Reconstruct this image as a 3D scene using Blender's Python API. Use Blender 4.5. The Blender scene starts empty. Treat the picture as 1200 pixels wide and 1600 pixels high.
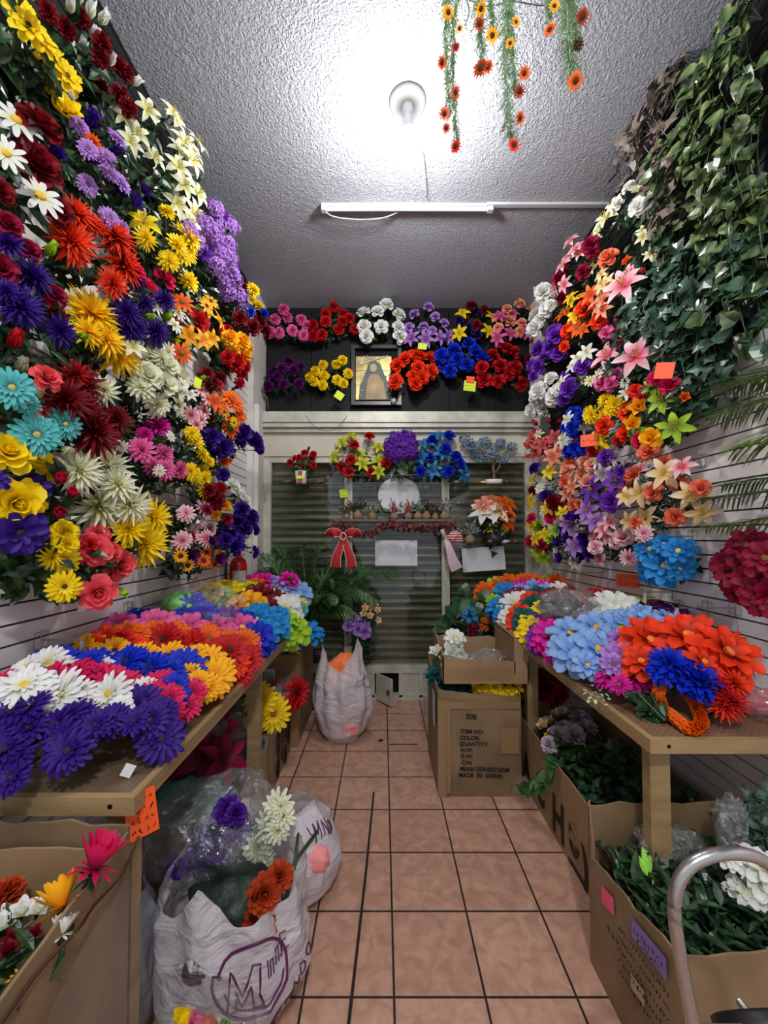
import bpy, math, random
from mathutils import Vector, Matrix, noise
RND = random.Random(11)
SC = bpy.context.scene
COL = SC.collection
# ------------------------------------------------------------------ camera, light, exposure
F = 645.0
CAM = Vector((0, 0, 1.61))
PITCH = math.radians(1.8)
CX, CY = 598.0, 840.0 - F * math.tan(PITCH)
cd = bpy.data.cameras.new('camera')
cam = bpy.data.objects.new('camera', cd)
COL.objects.link(cam)
cam.location = CAM
cam.rotation_euler = (math.radians(90) + PITCH, 0, 0)
cd.sensor_fit = 'AUTO'; cd.sensor_width = 36
cd.lens = F * 36 / 1600
cd.shift_x = (600 - CX) / 1600
cd.shift_y = (CY - 800) / 1600
cd.clip_start = .02
SC.camera = cam
w = bpy.data.worlds.new('world'); SC.world = w; w.use_nodes = True
w.node_tree.nodes['Background'].inputs[0].default_value = (.80, .88, 1, 1)
w.node_tree.nodes['Background'].inputs[1].default_value = .42
SC.view_settings.view_transform = 'Standard'
SC.view_settings.look = 'None'
SC.view_settings.gamma = 1
SC.view_settings.use_curve_mapping = False
SC.view_settings.exposure = 1.0
BULB_STRENGTH = 170.0
REAR_FILL_WATTS = 88.0
XL, XR, YB, ZC = -1.25, 1.60, 4.19, 3.98
YF = -1.7

def ray(px, py):
    x, y, z = (px - CX) / F, 1.0, (CY - py) / F
    c, s = math.cos(PITCH), math.sin(PITCH)
    return Vector((x, y * c - z * s, y * s + z * c))
def onx(px, py, X): r = ray(px, py); return CAM + r * (X / r.x)
def ony(px, py, Y): r = ray(px, py); return CAM + r * (Y / r.y)
def onz(px, py, Z): r = ray(px, py); return CAM + r * ((Z - CAM.z) / r.z)

# ------------------------------------------------------------------ materials
def lin(c):
    return tuple(((v / 255) / 12.92 if v <= 10 else (((v / 255) + .055) / 1.055) ** 2.4) for v in c) + (1,)
MATS = {}
def nodes(name):
    m = bpy.data.materials.new(name); m.use_nodes = True
    return m, m.node_tree, m.node_tree.nodes['Principled BSDF']
def mat(name, c, rough=.6, metal=0, bump=0, bscale=40, var=0, vscale=6, c2=None, spec=.5, emit=0, stretch=None):
    if name in MATS: return MATS[name]
    m, nt, b = nodes(name)
    b.inputs['Base Color'].default_value = lin(c)
    b.inputs['Roughness'].default_value = rough
    b.inputs['Metallic'].default_value = metal
    b.inputs['Specular IOR Level'].default_value = spec
    L = nt.links.new
    if bump or var:
        tc = nt.nodes.new('ShaderNodeTexCoord'); mp = nt.nodes.new('ShaderNodeMapping')
        L(tc.outputs['Object'], mp.inputs[0])
        if stretch: mp.inputs['Scale'].default_value = stretch
    if var:
        n = nt.nodes.new('ShaderNodeTexNoise'); n.inputs['Scale'].default_value = vscale; n.inputs['Detail'].default_value = 6
        L(mp.outputs[0], n.inputs[0])
        r = nt.nodes.new('ShaderNodeValToRGB')
        r.color_ramp.elements[0].position = .3; r.color_ramp.elements[1].position = .7
        d = c2 or tuple(max(0, int(v * (1 - var))) for v in c)
        r.color_ramp.elements[0].color = lin(d); r.color_ramp.elements[1].color = lin(c)
        L(n.outputs[0], r.inputs[0]); L(r.outputs[0], b.inputs['Base Color'])
    if bump:
        n2 = nt.nodes.new('ShaderNodeTexNoise'); n2.inputs['Scale'].default_value = bscale; n2.inputs['Detail'].default_value = 4
        L(mp.outputs[0], n2.inputs[0])
        bp = nt.nodes.new('ShaderNodeBump'); bp.inputs['Strength'].default_value = bump; bp.inputs['Distance'].default_value = .01
        L(n2.outputs[0], bp.inputs['Height']); L(bp.outputs[0], b.inputs['Normal'])
    if emit:
        b.inputs['Emission Color'].default_value = (1, .97, .95, 1); b.inputs['Emission Strength'].default_value = emit
    MATS[name] = m
    return m
PAL = dict(yel=(254, 226, 24), gold=(255, 192, 28), sun=(254, 218, 24), citr=(222, 220, 52), ysun=(254, 226, 24), org=(240, 112, 20), flame=(250, 66, 24), red=(200, 22, 30), drd=(122, 8, 22),
    crim=(150, 12, 56), hot=(226, 30, 96), mag=(212, 24, 150), pnk=(238, 112, 176), coral=(246, 92, 100), peach=(243, 176, 146),
    wht=(243, 243, 243), crm=(238, 240, 216), lil=(190, 142, 222), pur=(122, 52, 190), vio=(54, 18, 130), blu=(16, 52, 205),
    sky=(40, 150, 218), lbl=(152, 190, 238), teal=(92, 192, 192), lime=(178, 218, 48), plum=(92, 14, 96), nvy=(26, 22, 100),
    salm=(240, 130, 96), dusk=(205, 190, 205), dteal=(14, 96, 98), brown=(96, 60, 40), cren=(246, 222, 178), slate=(150, 175, 195),
    copper=(190, 70, 30), fuch=(236, 28, 170), ltp=(250, 200, 212), grape=(84, 30, 150))
INNER = dict(wht=(225, 232, 190), crm=(214, 214, 130), pnk=(190, 40, 110), peach=(225, 90, 70), ltp=(226, 70, 110), yel=(232, 196, 16), gold=(246, 150, 14), sun=(250, 180, 20), citr=(168, 190, 40), ysun=(244, 126, 20),
    org=(215, 60, 10), vio=(38, 8, 96), lil=(130, 70, 180), cren=(235, 196, 110), lbl=(100, 150, 225), sky=(20, 100, 190), salm=(225, 80, 50))
def petal_mat(c):
    k = 'petal_' + c
    if k in MATS: return MATS[k]
    m, nt, b = nodes(k); L = nt.links.new
    a = nt.nodes.new('ShaderNodeAttribute'); a.attribute_name = 't'
    r = nt.nodes.new('ShaderNodeValToRGB')
    o = PAL[c]; i = INNER.get(c, tuple(int(v * .62) for v in o))
    e = r.color_ramp.elements
    e[0].position = .12; e[0].color = lin(i)
    e[1].position = .7; e[1].color = lin(o)
    if c == 'ltp':
        e2 = e.new(1.0); e2.color = lin((250, 232, 232))
    L(a.outputs['Fac'], r.inputs[0]); L(r.outputs[0], b.inputs['Base Color'])
    b.inputs['Roughness'].default_value = .55; b.inputs['Specular IOR Level'].default_value = .3
    t = nt.nodes.new('ShaderNodeBsdfTranslucent'); mx = nt.nodes.new('ShaderNodeMixShader')
    mx.inputs[0].default_value = .28
    L(r.outputs[0], t.inputs[0]); L(b.outputs[0], mx.inputs[1]); L(t.outputs[0], mx.inputs[2])
    L(mx.outputs[0], nt.nodes['Material Output'].inputs[0])
    MATS[k] = m
    return m
def leaf_mat(name, c, c2, rough=.38, edge=None, vs=30):
    if name in MATS: return MATS[name]
    m, nt, b = nodes(name); L = nt.links.new
    tc = nt.nodes.new('ShaderNodeTexCoord')
    n = nt.nodes.new('ShaderNodeTexNoise'); n.inputs['Scale'].default_value = vs
    L(tc.outputs['Object'], n.inputs[0])
    r = nt.nodes.new('ShaderNodeValToRGB'); r.color_ramp.elements[0].position = .38; r.color_ramp.elements[1].position = .62
    r.color_ramp.elements[0].color = lin(c); r.color_ramp.elements[1].color = lin(c2)
    L(n.outputs[0], r.inputs[0])
    src = r.outputs[0]
    if edge:
        a = nt.nodes.new('ShaderNodeAttribute'); a.attribute_name = 't'
        mx = nt.nodes.new('ShaderNodeMix'); mx.data_type = 'RGBA'
        L(a.outputs['Fac'], mx.inputs[0]); L(src, mx.inputs[6]); mx.inputs[7].default_value = lin(edge)
        src = mx.outputs[2]
    L(src, b.inputs['Base Color']); b.inputs['Roughness'].default_value = rough
    MATS[name] = m
    return m
GREEN = leaf_mat('dark_leaf', (16, 38, 22), (44, 80, 40), .32)
STEM = mat('stem_green', (30, 62, 30), .5)
IVY = leaf_mat('ivy_leaf', (22, 48, 34), (52, 84, 64), .3, (84, 116, 92))
POTHOS = leaf_mat('pothos_leaf', (26, 50, 26), (56, 82, 44), .3, (138, 154, 96))
BROWNIVY = leaf_mat('dull_ivy_leaf', (74, 64, 60), (118, 104, 96), .45, (140, 130, 120))
PALM = leaf_mat('palm_leaf', (34, 66, 32), (74, 116, 54), .4)
PALML = leaf_mat('fresh_palm_leaf', (52, 84, 30), (110, 140, 56), .4)
def clear_plastic(name, tint=(235, 238, 240), haze=.05, gloss=.12, scale=14):
    if name in MATS: return MATS[name]
    m = bpy.data.materials.new(name); m.use_nodes = True; nt = m.node_tree; nt.nodes.clear(); L = nt.links.new
    out = nt.nodes.new('ShaderNodeOutputMaterial')
    tr = nt.nodes.new('ShaderNodeBsdfTransparent'); df = nt.nodes.new('ShaderNodeBsdfDiffuse'); gl = nt.nodes.new('ShaderNodeBsdfGlossy')
    tr.inputs[0].default_value = (.97, .98, .98, 1)
    df.inputs[0].default_value = lin(tint); gl.inputs['Roughness'].default_value = .1
    tc = nt.nodes.new('ShaderNodeTexCoord')
    n = nt.nodes.new('ShaderNodeTexNoise'); n.inputs['Scale'].default_value = scale; n.inputs['Detail'].default_value = 5; n.inputs['Distortion'].default_value = 1.2
    L(tc.outputs['Object'], n.inputs[0])
    bp = nt.nodes.new('ShaderNodeBump'); bp.inputs['Strength'].default_value = 1; bp.inputs['Distance'].default_value = .05
    L(n.outputs[0], bp.inputs['Height']); L(bp.outputs[0], gl.inputs['Normal'])
    m1 = nt.nodes.new('ShaderNodeMixShader'); m1.inputs[0].default_value = haze
    L(tr.outputs[0], m1.inputs[1]); L(df.outputs[0], m1.inputs[2])
    m2 = nt.nodes.new('ShaderNodeMixShader'); m2.inputs[0].default_value = gloss
    L(m1.outputs[0], m2.inputs[1]); L(gl.outputs[0], m2.inputs[2]); L(m2.outputs[0], out.inputs[0])
    MATS[name] = m
    return m
def pane_glass(name, gloss):
    m = bpy.data.materials.new(name); m.use_nodes = True; nt = m.node_tree; nt.nodes.clear(); L = nt.links.new
    out = nt.nodes.new('ShaderNodeOutputMaterial'); tr = nt.nodes.new('ShaderNodeBsdfTransparent'); gl = nt.nodes.new('ShaderNodeBsdfGlossy')
    tr.inputs[0].default_value = (.86, .89, .87, 1); gl.inputs['Roughness'].default_value = .03
    mx = nt.nodes.new('ShaderNodeMixShader'); mx.inputs[0].default_value = gloss
    L(tr.outputs[0], mx.inputs[1]); L(gl.outputs[0], mx.inputs[2]); L(mx.outputs[0], out.inputs[0])
    MATS[name] = m; return m
def film(name, c, tr=.25, rough=.35, bump=.5, bscale=9, clear=.12):
    "thin opaque-ish plastic of a carrier bag"
    if name in MATS: return MATS[name]
    m = mat(name, c, rough, bump=bump, bscale=bscale, var=.06, vscale=5); nt = m.node_tree; L = nt.links.new
    b = nt.nodes['Principled BSDF']
    for q in nt.nodes:
        if q.type == 'BUMP': q.inputs['Distance'].default_value = .035
        if q.type == 'MAPPING': q.inputs['Scale'].default_value = (1, 1, 1.9)
        if q.type == 'TEX_NOISE' and not q.outputs[0].links[0].to_node.type == 'VALTORGB': q.inputs['Distortion'].default_value = 1.2
    t = nt.nodes.new('ShaderNodeBsdfTranslucent'); t.inputs[0].default_value = lin(c)
    a = nt.nodes.new('ShaderNodeMixShader'); a.inputs[0].default_value = tr
    L(b.outputs[0], a.inputs[1]); L(t.outputs[0], a.inputs[2])
    x = nt.nodes.new('ShaderNodeBsdfTransparent'); a2 = nt.nodes.new('ShaderNodeMixShader'); a2.inputs[0].default_value = clear
    L(a.outputs[0], a2.inputs[1]); L(x.outputs[0], a2.inputs[2]); L(a2.outputs[0], nt.nodes['Material Output'].inputs[0])
    return m

# ------------------------------------------------------------------ mesh builder
class MB:
    def __init__(s): s.v = []; s.f = []; s.t = []; s.m = []
    def add(s, vs, fs, t=None, m=0):
        o = len(s.v)
        s.v += [tuple(v) for v in vs]
        s.t += (t if t is not None else [0.0] * len(vs))
        s.f += [tuple(i + o for i in f) for f in fs]; s.m += [m] * len(fs)
    def box(s, x0, x1, y0, y1, z0, z1, m=0, M=None):
        vs = [Vector((x, y, z)) for z in (z0, z1) for y in (y0, y1) for x in (x0, x1)]
        if M: vs = [M @ v for v in vs]
        s.add(vs, [(0, 2, 3, 1), (4, 5, 7, 6), (0, 1, 5, 4), (2, 6, 7, 3), (0, 4, 6, 2), (1, 3, 7, 5)], m=m)
        return s
    def grid(s, P, t=None, m=0, closed=False):
        "P: rows of points"
        n = len(P[0]); vs = [p for row in P for p in row]; fs = []
        for i in range(len(P) - 1):
            for j in range(n if closed else n - 1):
                k = (j + 1) % n
                fs.append((i * n + j, i * n + k, (i + 1) * n + k, (i + 1) * n + j))
        s.add(vs, fs, ([x for row in t for x in row] if t else None), m)
        return s
    def tube(s, path, r, n=6, m=0, cap=True):
        path = [Vector(p) for p in path]; k = len(path)
        rr = r if isinstance(r, (list, tuple)) else [r] * k
        P = []; up = Vector((0, 0, 1))
        for i, p in enumerate(path):
            d = (path[min(i + 1, k - 1)] - path[max(i - 1, 0)])
            if d.length < 1e-9: d = Vector((0, 0, 1))
            d.normalize()
            a = d.cross(up)
            if a.length < .05: a = d.cross(Vector((0, 1, 0)))
            a.normalize(); b = d.cross(a)
            P.append([p + (a * math.cos(q) + b * math.sin(q)) * rr[i] for q in (2 * math.pi * j / n for j in range(n))])
        o = len(s.v)
        s.grid(P, closed=True, m=m)
        if cap:
            s.f.append(tuple(range(o, o + n))); s.m.append(m)
            s.f.append(tuple(range(o + (k - 1) * n, o + k * n))[::-1]); s.m.append(m)
        return s
    def lathe(s, prof, n=16, c=(0, 0, 0), m=0, sx=1, sy=1):
        P = [[(c[0] + sx * r * math.cos(2 * math.pi * j / n), c[1] + sy * r * math.sin(2 * math.pi * j / n), c[2] + z) for j in range(n)] for r, z in prof]
        s.grid(P, closed=True, m=m); return s
    def leaf(s, p, d, up, L, W, bend=.25, m=0, shape='oval'):
        "a folded leaf starting at p along d"
        d = d.normalized(); side = d.cross(up)
        if side.length < .05: side = d.cross(Vector((1, 0, 0)))
        side.normalize(); nrm = side.cross(d).normalized()
        if shape == 'ivy':
            pts = [(0, 0), (-.05, .42), (.30, .30), (.42, .62), (.62, .28), (1.0, 0), (.62, -.28), (.42, -.62), (.30, -.30), (-.05, -.42)]
            vs = [p + d * (x * L) + side * (y * W * 1.3) + nrm * (-bend * L * (x * x + y * y * .6)) for x, y in pts]
            c = p + d * (.35 * L) + nrm * (.02 * L)
            vs.append(c); k = len(pts)
            s.add(vs, [(i, (i + 1) % k, k) for i in range(k)], [RND.choice((.1, .35, .2))] * k + [0.0], m)
            return
        if shape == 'heart':
            pr = [(0, .12), (.05, .46), (.28, .56), (.6, .42), (.85, .18), (1, 0)]
        elif shape == 'blade':
            pr = [(0, .1), (.35, .35), (.75, .25), (1, 0)]
        else:
            pr = [(0, .06), (.3, .42), (.62, .42), (1, 0)]
        rows = []; ts = []
        for u, hw in pr:
            c = p + d * (u * L) - nrm * (bend * L * u * u)
            rows.append([c + side * (hw * W) + nrm * (hw * W * .35), c, c - side * (hw * W) + nrm * (hw * W * .35)])
            e = RND.choice((0, .0, .5, 1)) if shape == 'heart' else .25
            ts.append([e, RND.choice((0, 0, .5)) if shape == 'heart' else 0.0, e * .5])
        s.grid(rows, ts, m)
    def build(s, name, mats, parent=None, loc=None, smooth=False):
        me = bpy.data.meshes.new(name)
        me.from_pydata(s.v, [], s.f)
        for k in (mats if isinstance(mats, (list, tuple)) else [mats]): me.materials.append(k)
        if any(s.m): me.polygons.foreach_set('material_index', s.m)
        a = me.attributes.new('t', 'FLOAT', 'POINT'); a.data.foreach_set('value', s.t)
        if smooth: me.polygons.foreach_set('use_smooth', [True] * len(me.polygons))
        me.update()
        return ob(name, me, parent, loc)
def ob(name, data, parent=None, loc=None, rot=None, scale=None):
    o = bpy.data.objects.new(name, data); COL.objects.link(o)
    if parent:
        o.parent = parent
        if loc is None and data is not None: o.location = -Vector(parent.get('_o', (0, 0, 0)))
    if loc is not None: o.location = loc
    if rot is not None: o.rotation_euler = rot
    if scale is not None: o.scale = (scale,) * 3 if isinstance(scale, (int, float)) else scale
    return o
ORIG = {}
def thing(name, label, cat, loc=(0, 0, 0), group=None):
    o = bpy.data.objects.new(name, None); COL.objects.link(o); o.empty_display_size = .05
    o.location = loc; ORIG[o.name] = Vector(loc)
    tag(o, label, cat, group)
    return o
def tag(o, label, cat, group=None, kind=None):
    if label: o['label'] = label
    if cat: o['category'] = cat
    if group: o['group'] = group
    if kind: o['kind'] = kind
    return o
def inside(v, z0=0.0):
    x, y, z = v
    xl = XL + (.10 if y > 3.78 else .004); xr = XR - (.095 if y > 3.91 else .004)
    yb = YB - (.005 if z > 2.87 else .17 if z > 2.65 else .06 if z > 2.4 else .035)
    return (min(max(x, xl), xr), min(y, yb), min(max(z, z0), ZC - .003))
def part(mb, name, mats, parent, smooth=False):
    "mesh given in world coordinates, linked as a child of an unrotated thing (or of a part of one)"
    o = mb.build(name, mats, None, None, smooth)
    o.parent = parent
    p = parent; off = Vector((0, 0, 0))
    while p: off += p.location; p = p.parent
    o.location = -off
    return o
def struct(mb, name, mats, smooth=False):
    o = mb.build(name, mats, None, None, smooth); o['kind'] = 'structure'; return o
def text(s, size, m, parent, M, name='printed_text', extrude=.0005, sx=1.0, label=None, bold=0):
    c = bpy.data.curves.new('txt', 'FONT'); c.body = s; c.size = size; c.extrude = extrude; c.align_x = 'CENTER'; c.align_y = 'CENTER'; c.offset = bold
    t = bpy.data.objects.new('txt', c)
    me = bpy.data.meshes.new_from_object(t)
    me.transform(M @ Matrix.Diagonal((sx, 1, 1, 1)))
    me.materials.clear(); me.materials.append(m)
    bpy.data.objects.remove(t); bpy.data.curves.remove(c)
    o = bpy.data.objects.new(name, me); COL.objects.link(o); o.parent = parent
    p = parent; off = Vector((0, 0, 0))
    while p: off += p.location; p = p.parent
    o.location = -off
    if label: o['label'] = label
    return o
def face_matrix(origin, right, up):
    r = Vector(right).normalized(); u = Vector(up).normalized(); n = r.cross(u)
    M = Matrix((r, u, n)).transposed().to_4x4(); M.translation = Vector(origin)
    return M
def smooth_path(pts, k=6):
    pts = [Vector(p) for p in pts]; out = []
    for i in range(len(pts) - 1):
        a = pts[max(i - 1, 0)]; b = pts[i]; c = pts[i + 1]; d = pts[min(i + 2, len(pts) - 1)]
        for j in range(k):
            t = j / k
            out.append(.5 * ((2 * b) + (c - a) * t + (2 * a - 5 * b + 4 * c - d) * t * t + (3 * b - a - 3 * c + d) * t ** 3))
    out.append(pts[-1]); return out

# ------------------------------------------------------------------ flower heads (unit diameter)
SHAPES = dict(strap=[(0, .35), (.3, .85), (.65, 1), (.9, .72), (1, .25)], point=[(0, .45), (.3, .95), (.6, .8), (.85, .35), (1, .02)],
    round=[(0, .3), (.3, .75), (.6, 1), (.85, .85), (1, .45)], lily=[(0, .3), (.28, .85), (.5, 1), (.78, .6), (1, .03)], bud=[(0, .5), (.3, 1), (.6, .95), (.85, .6), (1, .2)])
def petal(mb, az, e0, e1, L, W, r0=0.02, z0=0, shape='strap', cup=.25, ruf=0.0, rnd=None, tw=0):
    rnd = rnd or RND
    e0 += rnd.uniform(-5, 5); e1 += rnd.uniform(-9, 9); L *= rnd.uniform(.9, 1.08); az += rnd.uniform(-.07, .07)
    pr = SHAPES[shape]; rows = []; ts = []; r, z, lu = r0, z0, 0
    ca, sa = math.cos(az), math.sin(az)
    cols = (-1, -.5, 0, .5, 1) if shape == 'round' and ruf else (-1, 0, 1)
    for u, w in pr:
        e = math.radians(e0 + (e1 - e0) * u)
        du = u - lu; lu = u
        r += math.cos(e) * du * L; z += math.sin(e) * du * L
        row = []
        for s in cols:
            h = w * W * .5
            up = cup * h * s * s + (rnd.uniform(-1, 1) * ruf * u * W if abs(s) > .3 or u > .8 else 0)
            rr = r - math.sin(e) * up; zz = z + math.cos(e) * up; y = s * h
            row.append((rr * ca - y * sa, rr * sa + y * ca, zz))
        rows.append(row); ts.append([u] * len(cols))
    mb.grid(rows, ts)
def ring(mb, n, e0, e1, L, W, rnd, off=0, **k):
    for i in range(n): petal(mb, 2 * math.pi * (i + off) / n, e0, e1, L, W, rnd=rnd, **k)
HEADS = {}
def head_builder(kind, seed):
    rnd = random.Random(seed * 31 + ord(kind)); mb = MB()
    if kind in 'G':
        ring(mb, 18, 8, -12, .46, .125, rnd, cup=.35)
        ring(mb, 16, 20, 2, .40, .11, rnd, off=.5, z0=.01, cup=.35)
        ring(mb, 13, 38, 28, .25, .075, rnd, z0=.015, cup=.3)
    elif kind == 'Y':
        ring(mb, 11, 10, -8, .48, .15, rnd, cup=.25)
    elif kind == 'S':
        ring(mb, 13, 12, -5, .46, .14, rnd, shape='point', r0=.05); ring(mb, 12, 25, 10, .38, .13, rnd, off=.5, shape='point', r0=.06, z0=.01)
    elif kind == 'D':
        for n, e0, e1, L, W, z in ((13, -8, -22, .52, .11, -.03), (14, 10, 0, .52, .11, 0), (13, 28, 18, .47, .10, .02), (11, 46, 42, .4, .09, .04), (8, 62, 66, .32, .08, .05), (5, 78, 88, .26, .06, .05)):
            ring(mb, n, e0, e1, L, W, rnd, off=rnd.random(), shape='point', z0=z, cup=.7)
    elif kind == 'M':
        for n, e0, e1, L, W, z in ((13, -5, -10, .46, .13, -.02), (13, 15, 5, .43, .12, 0), (11, 34, 30, .36, .11, .02), (9, 52, 55, .28, .09, .03), (6, 70, 85, .2, .07, .04)):
            ring(mb, n, e0, e1, L, W, rnd, off=rnd.random(), shape='strap', z0=z, cup=.5)
    elif kind == 'C':
        for n, e0, e1, L, W, z in ((9, -30, -35, .42, .26, 0), (10, -5, -8, .44, .26, .02), (10, 18, 15, .43, .24, .04), (9, 40, 40, .40, .22, .05), (7, 60, 64, .37, .2, .05), (5, 78, 88, .34, .18, .05)):
            ring(mb, n, e0, e1, L, W, rnd, off=rnd.random(), shape='round', z0=z, cup=.3, ruf=.16)
    elif kind == 'R':
        for n, e0, e1, L, W, z, r in ((5, 12, -25, .42, .44, .0, .06), (5, 40, 2, .42, .42, .01, .05), (5, 62, 35, .38, .36, .02, .05), (4, 76, 66, .34, .28, .03, .045), (3, 86, 96, .32, .2, .03, .04), (3, 90, 108, .3, .13, .03, .025)):
            ring(mb, n, e0, e1, L, W, rnd, off=rnd.random(), shape='round', z0=z, cup=.45, r0=r, ruf=.03)
    elif kind == 'P':
        ring(mb, 5, 30, 45, .5, .36, rnd, shape='bud', cup=.6, r0=.03); ring(mb, 4, 55, 78, .45, .3, rnd, off=.4, shape='bud', cup=.6, r0=.03)
    elif kind == 'B':
        ring(mb, 4, 62, 96, .75, .42, rnd, shape='bud', cup=.7, r0=.05); ring(mb, 4, 70, 104, .72, .36, rnd, off=.5, shape='bud', cup=.7, r0=.03)
    elif kind == 'L':
        ring(mb, 3, 52, -30, .60, .28, rnd, shape='lily', cup=.35, r0=.02); ring(mb, 3, 46, -22, .60, .24, rnd, off=.5, shape='lily', cup=.35, r0=.02)
    elif kind == 'K':
        ring(mb, 8, 2, -22, .5, .29, rnd, shape='round', cup=.35, ruf=.13); ring(mb, 8, 26, 2, .42, .24, rnd, off=.5, shape='round', cup=.4, ruf=.12, z0=.02)
        ring(mb, 5, 48, 30, .26, .16, rnd, shape='round', cup=.3, ruf=.06, z0=.02)
        mb.t = [x * .85 for x in mb.t]
    elif kind == 'F':
        ring(mb, 22, 42, 62, .62, .13, rnd, cup=.4); ring(mb, 16, 55, 74, .58, .12, rnd, off=.5, cup=.4); ring(mb, 9, 5, -10, .4, .1, rnd, cup=.3)
    elif kind == 'H':
        for i in range(26):
            g = i * 2.39996; ph = math.acos(1 - 1.2 * (i + .5) / 26)
            d = Vector((math.sin(ph) * math.cos(g), math.sin(ph) * math.sin(g), math.cos(ph)))
            q = d.to_track_quat('Z', 'Y').to_matrix(); c = d * rnd.uniform(.28, .46)
            sub = MB(); ring(sub, 5, 35, -5, .17, .10, rnd, shape='point', cup=.3, off=rnd.random())
            mb.add([q @ Vector(v) + c for v in sub.v], sub.f, [.3 + .7 * x for x in sub.t])
    return mb
def centre_builder(kind):
    mb = MB(); rnd = random.Random(5)
    if kind == 'L':
        for i in range(6):
            a = i * math.pi / 3; mb.tube([(0, 0, .02), (.04 * math.cos(a), .04 * math.sin(a), .2), (.1 * math.cos(a), .1 * math.sin(a), .34)], [.008, .008, .02], 4)
        return mb
    r = {'S': .17, 'G': .075, 'Y': .11, 'K': .095}.get(kind, .08)
    prof = [(0.001, .055 + r * .35), (r * .5, .055 + r * .30), (r * .85, .05 + r * .15), (r, .045), (r * .9, .0)]
    mb.lathe(prof, 12)
    mb.v = [(x * rnd.uniform(.93, 1.07), y * rnd.uniform(.93, 1.07), z + rnd.uniform(-.008, .008)) for x, y, z in mb.v]
    return mb
def head_mesh(kind, colour, seed):
    k = (kind, colour, seed)
    if k not in HEADS:
        mb = HEADS.get((kind, seed)) or head_builder(kind, seed); HEADS[(kind, seed)] = mb
        o = mb.build('flower', petal_mat(colour), smooth=True); HEADS[k] = o.data; bpy.data.objects.remove(o)
    return HEADS[k]
CCOL = {'yel': (60, 40, 12), 'gold': (50, 26, 10), 'wht': (222, 180, 50), 'crm': (200, 170, 60), 'lbl': (226, 170, 40), 'flame': (236, 120, 40), 'vio': (40, 22, 46),
        'sky': (230, 190, 70), 'pnk': (226, 180, 90), 'teal': (190, 176, 90), 'blu': (30, 30, 60), 'lime': (220, 210, 60), 'hot': (120, 20, 60), 'red': (60, 12, 16)}
def centre_mesh(kind, colour):
    c = CCOL.get(colour, (120, 90, 40))
    if kind == 'S': c = (50, 26, 14)
    if kind == 'L': c = (206, 190, 90)
    k = ('c', kind, c)
    if k not in HEADS:
        o = centre_builder(kind).build('centre', mat('centre_%d_%d_%d' % c, c, .8), smooth=True); HEADS[k] = o.data; bpy.data.objects.remove(o)
    return HEADS[k]
KNAME = dict(G='gerbera', Y='daisy', S='sunflower', D='dahlia', M='chrysanthemum', C='carnation', R='rose', P='magnolia', B='flower_bud', L='lily', K='cosmos', H='hydrangea')
KNAME['F'] = 'gerbera'
CEN = set('GYSKL')
def head(root, kind, colour, pos, d, size, sub=True):
    me = head_mesh(kind, colour, RND.randint(0, 2))
    q = Vector(d).to_track_quat('Z', 'Y').to_euler()
    o = bpy.data.objects.new(KNAME[kind] + '_head', me); COL.objects.link(o); o.parent = root
    o.location = Vector(pos) - root.location
    m = Vector(d).to_track_quat('Z', 'Y').to_matrix() @ Matrix.Rotation(RND.uniform(0, 6.28), 3, 'Z')
    o.rotation_euler = m.to_euler(); o.scale = (size * RND.uniform(.95, 1.05),) * 3
    if sub and kind in CEN:
        c = bpy.data.objects.new('stamens' if kind == 'L' else 'flower_centre', centre_mesh(kind, colour)); COL.objects.link(c); c.parent = o
    return o
def parse(s):
    out = []
    for g in s.split(';'):
        tk = g.split()
        kind, colour, size = tk[0].split(':')
        for t in tk[1:]:
            v = [float(x) for x in t.split(',')]
            out.append((kind, colour, v[0], v[1], v[2] if len(v) > 2 else float(size)))
    return out
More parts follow.
